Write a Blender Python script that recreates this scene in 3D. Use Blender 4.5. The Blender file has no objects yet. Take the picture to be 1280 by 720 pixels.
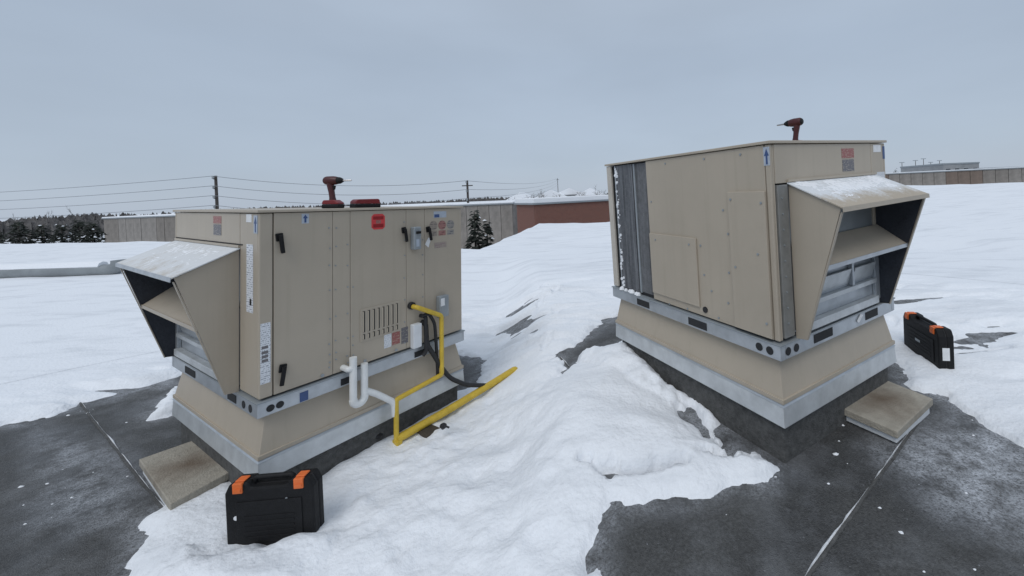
import bpy, bmesh, math, random
import numpy as np
from mathutils import Vector, Matrix, noise as mnoise

S = bpy.context.scene
C = S.collection
R_ = math.radians
random.seed(7)

# ------------------------------------------------------------------ camera
CAM_H = 1.8973
ROLL, PITCH = -0.0408, 0.0078
F_PX, CX, CY = 494.95, 754.5, 244.37


def rot_y(a):
    c, s = math.cos(a), math.sin(a)
    return Matrix(((c, 0, s), (0, 1, 0), (-s, 0, c)))


def rot_x(a):
    c, s = math.cos(a), math.sin(a)
    return Matrix(((1, 0, 0), (0, c, -s), (0, s, c)))


def rot_z(a):
    c, s = math.cos(a), math.sin(a)
    return Matrix(((c, -s, 0), (s, c, 0), (0, 0, 1)))


CW = rot_y(ROLL) @ rot_x(PITCH)          # world -> (right, forward, up)
right, fwd, up = CW[0], CW[1], CW[2]
cd = bpy.data.cameras.new('camera')
cam = bpy.data.objects.new('camera', cd)
C.objects.link(cam)
cam.matrix_world = Matrix(((right[0], up[0], -fwd[0], 0), (right[1], up[1], -fwd[1], 0),
                           (right[2], up[2], -fwd[2], CAM_H), (0, 0, 0, 1)))
cd.sensor_fit = 'HORIZONTAL'
cd.sensor_width = 36
cd.lens = F_PX / 1280 * 36
cd.shift_x = (640 - CX) / 1280
cd.shift_y = (CY - 360) / 1280
cd.clip_start = 0.05
cd.clip_end = 3000
S.camera = cam

# ------------------------------------------------------------------ light
S.view_settings.view_transform = 'Standard'
S.view_settings.look = 'None'
S.view_settings.exposure = 0.0
S.view_settings.gamma = 1
SUN_EL, SUN_AZ = R_(52), R_(200)         # azimuth clockwise from +Y
w = bpy.data.worlds.new('World')
S.world = w
w.use_nodes = True
nt = w.node_tree
bg = nt.nodes['Background']
bg.inputs['Strength'].default_value = 0.1
sky = nt.nodes.new('ShaderNodeTexSky')
sky.sky_type = 'NISHITA'
sky.sun_disc = False
sky.sun_elevation = SUN_EL
sky.sun_rotation = SUN_AZ
# the overcast: an even blue-grey cloud deck, a little brighter overhead
tc = nt.nodes.new('ShaderNodeTexCoord')
sep = nt.nodes.new('ShaderNodeSeparateXYZ')
nt.links.new(tc.outputs['Generated'], sep.inputs[0])
ramp = nt.nodes.new('ShaderNodeValToRGB')
e = ramp.color_ramp.elements
SKY_LO, SKY_MID, SKY_HI = (4.6, 5.3, 6.3), (4.05, 4.85, 5.95), (5.4, 6.1, 7.1)
K = 10.0
e[0].position = 0.0
e[0].color = (*[c / K for c in SKY_LO], 1)
e[1].position = 1.0
e[1].color = (*[c / K for c in SKY_HI], 1)
m1 = e.new(0.30)
m1.color = (*[c / K for c in SKY_MID], 1)
m2 = e.new(0.07)
m2.color = (*[c / K for c in (4.4, 5.2, 6.25)], 1)
nt.links.new(sep.outputs[2], ramp.inputs[0])
cn = nt.nodes.new('ShaderNodeTexNoise')
cn.inputs['Scale'].default_value = 1.6
cn.inputs['Detail'].default_value = 4
cn.inputs['Roughness'].default_value = 0.5
mp = nt.nodes.new('ShaderNodeMapping')
mp.inputs['Scale'].default_value = (1, 1, 3.0)
nt.links.new(tc.outputs['Generated'], mp.inputs[0])
nt.links.new(mp.outputs[0], cn.inputs['Vector'])
mr = nt.nodes.new('ShaderNodeMapRange')
mr.inputs['From Min'].default_value = 0.3
mr.inputs['From Max'].default_value = 0.7
mr.inputs['To Min'].default_value = 0.93 * K
mr.inputs['To Max'].default_value = 1.06 * K
nt.links.new(cn.outputs[0], mr.inputs[0])
mul = nt.nodes.new('ShaderNodeVectorMath')
mul.operation = 'SCALE'
nt.links.new(ramp.outputs[0], mul.inputs[0])
nt.links.new(mr.outputs[0], mul.inputs['Scale'])
mix = nt.nodes.new('ShaderNodeMix')
mix.data_type = 'RGBA'
mix.inputs[0].default_value = 0.93
nt.links.new(sky.outputs[0], mix.inputs[6])
nt.links.new(mul.outputs[0], mix.inputs[7])
nt.links.new(mix.outputs[2], bg.inputs['Color'])

sd_ = bpy.data.lights.new('sun', 'SUN')
sd_.energy = 1.15
sd_.angle = R_(35)
sd_.color = (1.0, 0.975, 0.94)
sun = bpy.data.objects.new('sun', sd_)
C.objects.link(sun)
sdir = Vector((math.sin(SUN_AZ) * math.cos(SUN_EL), math.cos(SUN_AZ) * math.cos(SUN_EL), math.sin(SUN_EL)))
sun.rotation_euler = (-sdir).to_track_quat('-Z', 'Y').to_euler()
sun.location = (0, 0, 20)


# ------------------------------------------------------------------ materials
def mat(name, col, rough=0.6, metal=0.0, var=0.12, scale=6.0, bump=0.0, bscale=60.0, col2=None, spec=0.5, coords='Object'):
    m = bpy.data.materials.new(name)
    m.use_nodes = True
    t = m.node_tree
    b = t.nodes['Principled BSDF']
    b.inputs['Roughness'].default_value = rough
    b.inputs['Metallic'].default_value = metal
    b.inputs['Specular IOR Level'].default_value = spec
    co = t.nodes.new('ShaderNodeTexCoord')
    n = t.nodes.new('ShaderNodeTexNoise')
    n.inputs['Scale'].default_value = scale
    n.inputs['Detail'].default_value = 6
    n.inputs['Roughness'].default_value = 0.65
    t.links.new(co.outputs[coords], n.inputs['Vector'])
    r = t.nodes.new('ShaderNodeValToRGB')
    r.color_ramp.elements[0].position = 0.3
    r.color_ramp.elements[1].position = 0.7
    c2 = col2 or tuple(min(1, c * (1 + var)) for c in col)
    c1 = col if col2 else tuple(c * (1 - var) for c in col)
    r.color_ramp.elements[0].color = (*c1, 1)
    r.color_ramp.elements[1].color = (*c2, 1)
    t.links.new(n.outputs[0], r.inputs[0])
    t.links.new(r.outputs[0], b.inputs['Base Color'])
    if bump:
        n2 = t.nodes.new('ShaderNodeTexNoise')
        n2.inputs['Scale'].default_value = bscale
        n2.inputs['Detail'].default_value = 5
        t.links.new(co.outputs[coords], n2.inputs['Vector'])
        bp = t.nodes.new('ShaderNodeBump')
        bp.inputs['Strength'].default_value = bump
        bp.inputs['Distance'].default_value = 0.02
        t.links.new(n2.outputs[0], bp.inputs['Height'])
        t.links.new(bp.outputs[0], b.inputs['Normal'])
    return m


def print_mat(name, paper, ink, rows=9.0, cols=2.0, thresh=0.5):
    """a label: lines of small print as broken dark strokes on paper"""
    m = mat(name, paper, 0.45, 0, 0.04, 30)
    t = m.node_tree
    b = t.nodes['Principled BSDF']
    base = b.inputs['Base Color'].links[0].from_socket
    co = t.nodes.new('ShaderNodeTexCoord')
    mp = t.nodes.new('ShaderNodeMapping')
    mp.inputs['Scale'].default_value = (cols, cols, rows)
    t.links.new(co.outputs['Generated'], mp.inputs[0])
    n = t.nodes.new('ShaderNodeTexNoise')
    n.inputs['Scale'].default_value = 1.0
    n.inputs['Detail'].default_value = 3
    n.inputs['Roughness'].default_value = 0.6
    t.links.new(mp.outputs[0], n.inputs['Vector'])
    sp = t.nodes.new('ShaderNodeSeparateXYZ')
    t.links.new(mp.outputs[0], sp.inputs[0])
    fr = t.nodes.new('ShaderNodeMath')
    fr.operation = 'PINGPONG'
    fr.inputs[1].default_value = 0.5
    t.links.new(sp.outputs[2], fr.inputs[0])
    rw = t.nodes.new('ShaderNodeMapRange')
    rw.inputs['From Min'].default_value = 0.12
    rw.inputs['From Max'].default_value = 0.26
    t.links.new(fr.outputs[0], rw.inputs[0])
    mu = t.nodes.new('ShaderNodeMath')
    mu.operation = 'MULTIPLY'
    t.links.new(n.outputs[0], mu.inputs[0])
    t.links.new(rw.outputs[0], mu.inputs[1])
    mr = t.nodes.new('ShaderNodeMapRange')
    mr.inputs['From Min'].default_value = thresh - 0.03
    mr.inputs['From Max'].default_value = thresh + 0.05
    t.links.new(mu.outputs[0], mr.inputs[0])
    mx = t.nodes.new('ShaderNodeMix')
    mx.data_type = 'RGBA'
    t.links.new(mr.outputs[0], mx.inputs[0])
    t.links.new(base, mx.inputs[6])
    mx.inputs[7].default_value = (*ink, 1)
    t.links.new(mx.outputs[2], b.inputs['Base Color'])
    return m


def tan_mat():
    """painted sheet metal with faint vertical rain streaks and grime"""
    m = mat('tan_paint', (0.435, 0.379, 0.304), 0.44, 0, 0.06, 1.6, 0.16, 2.0, spec=0.4)
    t = m.node_tree
    b = t.nodes['Principled BSDF']
    base = b.inputs['Base Color'].links[0].from_socket
    co = t.nodes.new('ShaderNodeTexCoord')
    mp = t.nodes.new('ShaderNodeMapping')
    mp.inputs['Scale'].default_value = (22, 22, 0.9)
    t.links.new(co.outputs['Object'], mp.inputs[0])
    n = t.nodes.new('ShaderNodeTexNoise')
    n.inputs['Scale'].default_value = 1.0
    n.inputs['Detail'].default_value = 5
    t.links.new(mp.outputs[0], n.inputs['Vector'])
    mr = t.nodes.new('ShaderNodeMapRange')
    mr.inputs['From Min'].default_value = 0.52
    mr.inputs['From Max'].default_value = 0.8
    mr.inputs['To Max'].default_value = 0.24
    t.links.new(n.outputs[0], mr.inputs[0])
    mx = t.nodes.new('ShaderNodeMix')
    mx.data_type = 'RGBA'
    t.links.new(mr.outputs[0], mx.inputs[0])
    t.links.new(base, mx.inputs[6])
    mx.inputs[7].default_value = (0.31, 0.268, 0.205, 1)
    t.links.new(mx.outputs[2], b.inputs['Base Color'])
    return m


def roof_mat():
    """granulated bitumen sheet with a dusting of frost"""
    m = mat('roof_felt', (0.080, 0.081, 0.080), 0.9, 0, 0.45, 70, 0.6, 170, coords='Object')
    t = m.node_tree
    b = t.nodes['Principled BSDF']
    base = b.inputs['Base Color'].links[0].from_socket
    co = t.nodes.new('ShaderNodeTexCoord')

    def ns(scale, detail, lo, hi, mx_):
        n = t.nodes.new('ShaderNodeTexNoise')
        n.inputs['Scale'].default_value = scale
        n.inputs['Detail'].default_value = detail
        n.inputs['Roughness'].default_value = 0.7
        t.links.new(co.outputs['Object'], n.inputs['Vector'])
        r = t.nodes.new('ShaderNodeMapRange')
        r.inputs['From Min'].default_value = lo
        r.inputs['From Max'].default_value = hi
        r.inputs['To Max'].default_value = mx_
        t.links.new(n.outputs[0], r.inputs[0])
        return r.outputs[0]
    a = ns(2.1, 7, 0.48, 0.78, 0.22)         # drifts of dusting
    c = ns(42, 3, 0.66, 0.76, 0.5)           # flakes
    mxm = t.nodes.new('ShaderNodeMath')
    mxm.operation = 'MULTIPLY'
    ns2 = ns(2.7, 4, 0.38, 0.62, 1.0)
    t.links.new(c, mxm.inputs[0])
    t.links.new(ns2, mxm.inputs[1])
    ad = t.nodes.new('ShaderNodeMath')
    ad.operation = 'MAXIMUM'
    t.links.new(a, ad.inputs[0])
    t.links.new(mxm.outputs[0], ad.inputs[1])
    mx = t.nodes.new('ShaderNodeMix')
    mx.data_type = 'RGBA'
    # drifts of wind-blown frost, where the mesh says it has settled
    at_ = t.nodes.new('ShaderNodeAttribute')
    at_.attribute_name = 'frost'
    fa = ns(6.5, 8, 0.33, 0.60, 1.0)
    fb = ns(75, 3, 0.28, 0.56, 1.0)
    f1 = t.nodes.new('ShaderNodeMath')
    f1.operation = 'MULTIPLY'
    t.links.new(fa, f1.inputs[0])
    t.links.new(fb, f1.inputs[1])
    f2 = t.nodes.new('ShaderNodeMath')
    f2.operation = 'MULTIPLY'
    t.links.new(f1.outputs[0], f2.inputs[0])
    t.links.new(at_.outputs['Fac'], f2.inputs[1])
    dm = ns(1.3, 6, 0.42, 0.60, 1.0)
    rg = t.nodes.new('ShaderNodeMapRange')
    rg.inputs['To Min'].default_value = 0.92
    rg.inputs['To Max'].default_value = 0.50
    t.links.new(dm, rg.inputs[0])
    t.links.new(rg.outputs[0], b.inputs['Roughness'])
    dk = t.nodes.new('ShaderNodeMix')
    dk.data_type = 'RGBA'
    dk.blend_type = 'MULTIPLY'
    t.links.new(dm, dk.inputs[0])
    t.links.new(base, dk.inputs[6])
    dk.inputs[7].default_value = (0.68, 0.68, 0.69, 1)
    base = dk.outputs[2]
    f3 = t.nodes.new('ShaderNodeMath')
    f3.operation = 'MAXIMUM'
    f3.use_clamp = True
    t.links.new(ad.outputs[0], f3.inputs[0])
    t.links.new(f2.outputs[0], f3.inputs[1])
    t.links.new(f3.outputs[0], mx.inputs[0])
    t.links.new(base, mx.inputs[6])
    mx.inputs[7].default_value = (0.60, 0.63, 0.68, 1)
    t.links.new(mx.outputs[2], b.inputs['Base Color'])
    return m


def snow_mat(name='snow', col=(0.84, 0.865, 0.90), dirt_shade=True, wind=True):
    m = mat(name, col, 0.75, 0, 0.03, 38.0, 0.55, 34.0, spec=0.25)
    t = m.node_tree
    b = t.nodes['Principled BSDF']
    base = b.inputs['Base Color'].links[0].from_socket
    co = t.nodes.new('ShaderNodeTexCoord')
    if dirt_shade:  # grey streaks: dirt, and the shading of bumps put into the colour
        mp = t.nodes.new('ShaderNodeMapping')
        mp.inputs['Rotation'].default_value = (0, 0, 0.35)
        mp.inputs['Scale'].default_value = (0.55, 2.2, 1)
        t.links.new(co.outputs['Object'], mp.inputs[0])
        n = t.nodes.new('ShaderNodeTexNoise')
        n.inputs['Scale'].default_value = 1.3
        n.inputs['Detail'].default_value = 7
        n.inputs['Roughness'].default_value = 0.68
        t.links.new(mp.outputs[0], n.inputs['Vector'])
        r = t.nodes.new('ShaderNodeMapRange')
        r.inputs['From Min'].default_value = 0.50
        r.inputs['From Max'].default_value = 0.72
        r.inputs['To Max'].default_value = 0.40
        t.links.new(n.outputs[0], r.inputs[0])
        mx = t.nodes.new('ShaderNodeMix')
        mx.data_type = 'RGBA'
        t.links.new(r.outputs[0], mx.inputs[0])
        t.links.new(base, mx.inputs[6])
        mx.inputs[7].default_value = (0.42, 0.45, 0.49, 1)
        t.links.new(mx.outputs[2], b.inputs['Base Color'])
    return m


def slab_mat():
    m = mat('concrete_slab', (0.37, 0.34, 0.285), 0.9, 0, 0.16, 14, 0.4, 90)
    t = m.node_tree
    b = t.nodes['Principled BSDF']
    base = b.inputs['Base Color'].links[0].from_socket
    co = t.nodes.new('ShaderNodeTexCoord')
    mp = t.nodes.new('ShaderNodeMapping')
    mp.inputs['Scale'].default_value = (3.0, 3.4, 0)
    t.links.new(co.outputs['Object'], mp.inputs[0])
    n = t.nodes.new('ShaderNodeTexNoise')
    n.inputs['Scale'].default_value = 2.0
    n.inputs['Detail'].default_value = 5
    t.links.new(mp.outputs[0], n.inputs['Vector'])
    ln = t.nodes.new('ShaderNodeVectorMath')
    ln.operation = 'LENGTH'
    t.links.new(mp.outputs[0], ln.inputs[0])
    ad = t.nodes.new('ShaderNodeMath')
    ad.operation = 'ADD'
    t.links.new(ln.outputs['Value'], ad.inputs[0])
    t.links.new(n.outputs[0], ad.inputs[1])
    r = t.nodes.new('ShaderNodeMapRange')
    r.inputs['From Min'].default_value = 0.5
    r.inputs['From Max'].default_value = 1.35
    r.inputs['To Min'].default_value = 0.85
    r.inputs['To Max'].default_value = 0.0
    t.links.new(ad.outputs[0], r.inputs[0])
    mx = t.nodes.new('ShaderNodeMix')
    mx.data_type = 'RGBA'
    t.links.new(r.outputs[0], mx.inputs[0])
    t.links.new(base, mx.inputs[6])
    mx.inputs[7].default_value = (0.135, 0.095, 0.062, 1)
    t.links.new(mx.outputs[2], b.inputs['Base Color'])
    return m


def brick_mat():
    m = mat('red_brick', (0.20, 0.075, 0.05), 0.9, 0, 0.3, 2)
    t = m.node_tree
    b = t.nodes['Principled BSDF']
    br = t.nodes.new('ShaderNodeTexBrick')
    br.inputs['Color1'].default_value = (0.21, 0.082, 0.055, 1)
    br.inputs['Color2'].default_value = (0.15, 0.058, 0.042, 1)
    br.inputs['Mortar'].default_value = (0.22, 0.17, 0.15, 1)
    br.inputs['Scale'].default_value = 4.0
    co = t.nodes.new('ShaderNodeTexCoord')
    sp = t.nodes.new('ShaderNodeSeparateXYZ')
    cb = t.nodes.new('ShaderNodeCombineXYZ')
    t.links.new(co.outputs['Object'], sp.inputs[0])
    ad = t.nodes.new('ShaderNodeMath')
    t.links.new(sp.outputs[0], ad.inputs[0])
    t.links.new(sp.outputs[1], ad.inputs[1])
    t.links.new(ad.outputs[0], cb.inputs[0])
    t.links.new(sp.outputs[2], cb.inputs[1])
    t.links.new(cb.outputs[0], br.inputs['Vector'])
    t.links.new(br.outputs[0], b.inputs['Base Color'])
    return m


def coil_mat(col):
    """dirty aluminium fins: long upright streaks of grime and frost"""
    m = mat('coil_fins', col, 0.6, 0.25, 0.25, 30)
    t = m.node_tree
    b = t.nodes['Principled BSDF']
    base = b.inputs['Base Color'].links[0].from_socket
    co = t.nodes.new('ShaderNodeTexCoord')
    for sc, lo, hi, mx_, c in (((60, 1, 2.2), .45, .8, .75, (.30, .31, .33)), ((26, 1, 1.2), .5, .75, .7, (.03, .031, .034)), ((130, 130, 130), .66, .74, .7, (.6, .62, .65))):
        mp = t.nodes.new('ShaderNodeMapping')
        mp.inputs['Scale'].default_value = sc
        t.links.new(co.outputs['Object'], mp.inputs[0])
        n = t.nodes.new('ShaderNodeTexNoise')
        n.inputs['Scale'].default_value = 1.0
        n.inputs['Detail'].default_value = 5
        t.links.new(mp.outputs[0], n.inputs['Vector'])
        r = t.nodes.new('ShaderNodeMapRange')
        r.inputs['From Min'].default_value = lo
        r.inputs['From Max'].default_value = hi
        r.inputs['To Max'].default_value = mx_
        t.links.new(n.outputs[0], r.inputs[0])
        mx = t.nodes.new('ShaderNodeMix')
        mx.data_type = 'RGBA'
        t.links.new(r.outputs[0], mx.inputs[0])
        t.links.new(base, mx.inputs[6])
        mx.inputs[7].default_value = (*c, 1)
        base = mx.outputs[2]
    t.links.new(base, b.inputs['Base Color'])
    return m


def hood_frost_mat(name, k, x0, x1):
    """tan sheet under a thin crust of frost, thickest towards the unit"""
    m = tan_mat()
    m.name = name
    t = m.node_tree
    b = t.nodes['Principled BSDF']
    base = b.inputs['Base Color'].links[0].from_socket
    co = t.nodes.new('ShaderNodeTexCoord')
    tot = None
    for sc, w_ in ((7, .55), (26, .35), (90, .30)):
        n = t.nodes.new('ShaderNodeTexNoise')
        n.inputs['Scale'].default_value = sc
        n.inputs['Detail'].default_value = 6
        n.inputs['Roughness'].default_value = .7
        t.links.new(co.outputs['Object'], n.inputs['Vector'])
        mu = t.nodes.new('ShaderNodeMath')
        mu.operation = 'MULTIPLY_ADD'
        t.links.new(n.outputs[0], mu.inputs[0])
        mu.inputs[1].default_value = w_
        if tot is None:
            mu.inputs[2].default_value = 0
        else:
            t.links.new(tot, mu.inputs[2])
        tot = mu.outputs[0]
    sp = t.nodes.new('ShaderNodeSeparateXYZ')
    t.links.new(co.outputs['Object'], sp.inputs[0])
    gx = t.nodes.new('ShaderNodeMapRange')
    gx.inputs['From Min'].default_value = x0
    gx.inputs['From Max'].default_value = x1
    gx.inputs['To Min'].default_value = -.34
    gx.inputs['To Max'].default_value = .10
    t.links.new(sp.outputs[0], gx.inputs[0])
    ad = t.nodes.new('ShaderNodeMath')
    t.links.new(tot, ad.inputs[0])
    t.links.new(gx.outputs[0], ad.inputs[1])
    r = t.nodes.new('ShaderNodeMapRange')
    r.inputs['From Min'].default_value = .42
    r.inputs['From Max'].default_value = .66
    r.inputs['To Max'].default_value = k
    t.links.new(ad.outputs[0], r.inputs[0])
    mx = t.nodes.new('ShaderNodeMix')
    mx.data_type = 'RGBA'
    t.links.new(r.outputs[0], mx.inputs[0])
    t.links.new(base, mx.inputs[6])
    mx.inputs[7].default_value = (.70, .73, .76, 1)
    t.links.new(mx.outputs[2], b.inputs['Base Color'])
    b.inputs['Roughness'].default_value = .8
    return m


M = dict(
    tan=tan_mat(),
    galv=mat('galvanised_steel', (0.46, 0.49, 0.52), 0.42, 0.55, 0.14, 9, 0.05, 30),
    galv_b=mat('bright_galvanised_steel', (0.56, 0.585, 0.60), 0.42, 0.4, 0.16, 7, 0.05, 30),
    dark=mat('dark_cavity', (0.02, 0.021, 0.023), 0.8, 0, 0.2, 10),
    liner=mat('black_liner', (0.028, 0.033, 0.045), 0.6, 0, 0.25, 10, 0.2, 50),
    black=mat('black_plastic', (0.010, 0.010, 0.011), 0.6, 0, 0.25, 20, 0.15, 120, spec=0.25),
    rubber=mat('black_rubber', (0.018, 0.018, 0.02), 0.65, 0, 0.3, 30, 0.1, 80),
    membrane=mat('curb_membrane', (0.085, 0.085, 0.083), 0.88, 0, 0.4, 24, 0.5, 90),
    red=mat('red_plastic', (0.19, 0.014, 0.018), 0.42, 0, 0.15, 20),
    redblk=mat('dark_red_plastic', (0.060, 0.008, 0.009), 0.42, 0, 0.2, 20),
    orange=mat('orange_plastic', (0.75, 0.16, 0.035), 0.45, 0, 0.12, 20),
    chrome=mat('bare_steel', (0.42, 0.42, 0.43), 0.35, 0.9, 0.1, 20),
    white=mat('white_pvc', (0.76, 0.77, 0.76), 0.4, 0, 0.07, 12),
    whitebox=mat('white_box', (0.72, 0.74, 0.76), 0.5, 0, 0.06, 12),
    paper=mat('white_paper', (0.76, 0.77, 0.78), 0.7, 0, 0.08, 20),
    yellow=mat('yellow_paint', (0.62, 0.43, 0.045), 0.5, 0, 0.16, 14, 0.1, 60),
    grey=mat('grey_metal', (0.30, 0.33, 0.35), 0.45, 0.2, 0.1, 10),
    wood=mat('dark_timber', (0.06, 0.048, 0.035), 0.85, 0, 0.3, 10, 0.3, 40),
    coil=coil_mat((0.21, 0.215, 0.225)),
    coil_dark=coil_mat((0.11, 0.115, 0.125)),
    roof=roof_mat(),
    hoodA=hood_frost_mat('frosted_tan_paint', .85, -.75, -.16),
    hoodB=hood_frost_mat('snowy_tan_paint', .97, -.34, -.14),
    snow=snow_mat(),
    snowfar=snow_mat('far_snow', (0.82, 0.845, 0.88)),
    snowcap=snow_mat('snow_cap', (0.84, 0.86, 0.89), dirt_shade=False),
    slab=slab_mat(),
    brick=brick_mat(),
    foam=mat('white_foam', (0.68, 0.70, 0.72), 0.8, 0, 0.08, 30, 0.2, 80),
    clad=mat('brown_grey_cladding', (0.235, 0.215, 0.195), 0.8, 0, 0.28, 0.8),
    clad2=mat('warm_grey_cladding', (0.205, 0.185, 0.165), 0.8, 0, 0.25, 0.8),
    clad3=mat('pale_grey_cladding', (0.255, 0.235, 0.215), 0.8, 0, 0.25, 0.8),
    concrete=mat('grey_wall', (0.30, 0.31, 0.32), 0.85, 0, 0.15, 0.6),
    housew=mat('pale_siding', (0.42, 0.43, 0.44), 0.8, 0, 0.12, 0.8),
    houseb=mat('brown_siding', (0.17, 0.13, 0.105), 0.8, 0, 0.2, 0.8),
    glass=mat('dark_window', (0.03, 0.036, 0.045), 0.15, 0, 0.2, 1),
    pole=mat('weathered_pole', (0.075, 0.065, 0.058), 0.85, 0, 0.2, 3),
    bark=mat('bark', (0.075, 0.06, 0.05), 0.9, 0, 0.25, 4),
    twig=mat('bare_twigs', (0.15, 0.14, 0.135), 0.9, 0, 0.3, 0.5),
    needle=mat('fir_needles', (0.016, 0.021, 0.015), 0.85, 0, 0.6, 1.2),
    wire=mat('power_wire', (0.20, 0.215, 0.235), 0.6, 0, 0.1, 1),
    ptx=print_mat('printed_label', (0.74, 0.76, 0.79), (0.30, 0.32, 0.36), 30, 9, 0.50),
    ptxred=print_mat('red_printed_label', (0.30, 0.10, 0.09), (0.46, 0.38, 0.31), 11, 7, 0.55),
    ptxgrey=print_mat('grey_printed_label', (0.13, 0.125, 0.14), (0.40, 0.36, 0.30), 11, 7, 0.55),
    blue=mat('blue_print', (0.045, 0.085, 0.21), 0.5, 0, 0.15, 30),
    bluew=mat('pale_blue_label', (0.42, 0.47, 0.54), 0.5, 0, 0.1, 30),
    stickred=mat('red_sticker', (0.62, 0.055, 0.06), 0.4, 0, 0.1, 30),
    darkred=mat('dark_red_print', (0.28, 0.012, 0.016), 0.4, 0, 0.1, 30),
    faint=print_mat('faint_print', (0.34, 0.29, 0.25), (0.24, 0.13, 0.17), 5, 8, 0.54),
    rsA=print_mat('brown_logo_print', (0.30, 0.26, 0.22), (0.15, 0.12, 0.11), 7, 7, 0.50),
    rsB=print_mat('red_logo_print', (0.33, 0.17, 0.15), (0.14, 0.05, 0.05), 7, 7, 0.52),
    rsC=print_mat('grey_logo_print', (0.29, 0.27, 0.25), (0.11, 0.12, 0.13), 7, 7, 0.50),
    slot=mat('louvre_shadow_side', (0.035, 0.031, 0.026), 0.7, 0, 0.2, 20),
    palepost=mat('pale_post', (0.52, 0.48, 0.42), 0.5, 0, 0.1, 6),
    flange=mat('weathered_zinc', (0.25, 0.25, 0.24), 0.55, 0.2, 0.2, 8),
    duct=mat('grey_duct', (0.25, 0.27, 0.28), 0.5, 0.3, 0.15, 3),
)


# ------------------------------------------------------------------ mesh helpers
class MB:
    def __init__(self):
        self.v, self.f = [], []

    def add(self, vs, fs):
        o = len(self.v)
        self.v += [tuple(p) for p in vs]
        self.f += [tuple(i + o for i in q) for q in fs]
        return self

    def box(self, x0, x1, y0, y1, z0, z1, m=None):
        x0, x1 = min(x0, x1), max(x0, x1)
        y0, y1 = min(y0, y1), max(y0, y1)
        z0, z1 = min(z0, z1), max(z0, z1)
        vs = [(x, y, z) for z in (z0, z1) for y in (y0, y1) for x in (x0, x1)]
        if m:
            vs = [m @ Vector(p) for p in vs]
        return self.add(vs, [(0, 2, 3, 1), (4, 5, 7, 6), (0, 1, 5, 4), (2, 6, 7, 3), (0, 4, 6, 2), (1, 3, 7, 5)])

    def frustum(self, a, b):
        """a,b = (x0,x1,y0,y1,z): a lower, b upper"""
        q = lambda r: [(r[0], r[2], r[4]), (r[1], r[2], r[4]), (r[1], r[3], r[4]), (r[0], r[3], r[4])]
        return self.add(q(a) + q(b), [(3, 2, 1, 0), (4, 5, 6, 7)] + [(i, (i + 1) % 4, 4 + (i + 1) % 4, 4 + i) for i in range(4)])

    def prism(self, poly, vec):
        n = len(poly)
        a = [Vector(p) for p in poly]
        b = [p + Vector(vec) for p in a]
        return self.add(a + b, [tuple(range(n))[::-1], tuple(range(n, 2 * n))] + [(i, (i + 1) % n, n + (i + 1) % n, n + i) for i in range(n)])

    def tube(self, pts, r, n=10, caps=True):
        pts = [Vector(p) for p in pts]
        rs = r if isinstance(r, (list, tuple)) else [r] * len(pts)
        prev = None
        vs, fs = [], []
        for i, p in enumerate(pts):
            d = (pts[min(i + 1, len(pts) - 1)] - pts[max(i - 1, 0)]).normalized()
            if prev is None:
                a = Vector((0, 0, 1)) if abs(d.z) < 0.9 else Vector((1, 0, 0))
                u = d.cross(a).normalized()
            else:
                u = (prev - d * prev.dot(d)).normalized()
            prev = u
            v = d.cross(u)
            for k in range(n):
                a = 2 * math.pi * k / n
                vs.append(p + (u * math.cos(a) + v * math.sin(a)) * rs[i])
        for i in range(len(pts) - 1):
            for k in range(n):
                k2 = (k + 1) % n
                fs.append((i * n + k, i * n + k2, (i + 1) * n + k2, (i + 1) * n + k))
        if caps:
            fs.append(tuple(range(n))[::-1])
            fs.append(tuple((len(pts) - 1) * n + k for k in range(n)))
        return self.add(vs, fs)

    def lathe(self, prof, origin=(0, 0, 0), axis=(0, 0, 1), n=16):
        """prof: (t along axis, r)"""
        ax = Vector(axis).normalized()
        o = Vector(origin)
        return self.tube([o + ax * t for t, _ in prof], [max(r, 1e-4) for _, r in prof], n)

    def build(self, name, material, parent=None, bevel=0.0, smooth=False, seg=2):
        me = bpy.data.meshes.new(name)
        me.from_pydata(self.v, [], self.f)
        me.update()
        bm = bmesh.new()
        bm.from_mesh(me)
        bmesh.ops.recalc_face_normals(bm, faces=bm.faces)
        bm.to_mesh(me)
        bm.free()
        o = bpy.data.objects.new(name, me)
        me.materials.append(material)
        C.objects.link(o)
        if parent:
            o.parent = parent
        if bevel:
            b = o.modifiers.new('bevel', 'BEVEL')
            b.width = bevel
            b.segments = seg
            b.limit_method = 'ANGLE'
        if smooth:
            for p in me.polygons:
                p.use_smooth = True
            if hasattr(me, 'set_sharp_from_angle'):
                me.set_sharp_from_angle(angle=R_(40))
        return o


def tag(o, label=None, cat=None, group=None, kind=None):
    if label:
        o['label'] = label
    if cat:
        o['category'] = cat
    if group:
        o['group'] = group
    if kind:
        o['kind'] = kind
    return o


def empty(name, mw=None):
    o = bpy.data.objects.new(name, None)
    o.empty_display_size = 0.2
    C.objects.link(o)
    if mw is not None:
        o.matrix_world = mw
    return o


def copy_tree(o, parent=None):
    c = o.copy()
    C.objects.link(c)
    if parent:
        c.parent = parent
    for ch in list(o.children):
        copy_tree(ch, c)
    return c


def arc(c, r, a0, a1, n, u, v):
    c, u, v = Vector(c), Vector(u), Vector(v)
    return [c + (u * math.cos(a0 + (a1 - a0) * i / n) + v * math.sin(a0 + (a1 - a0) * i / n)) * r for i in range(n + 1)]


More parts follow.
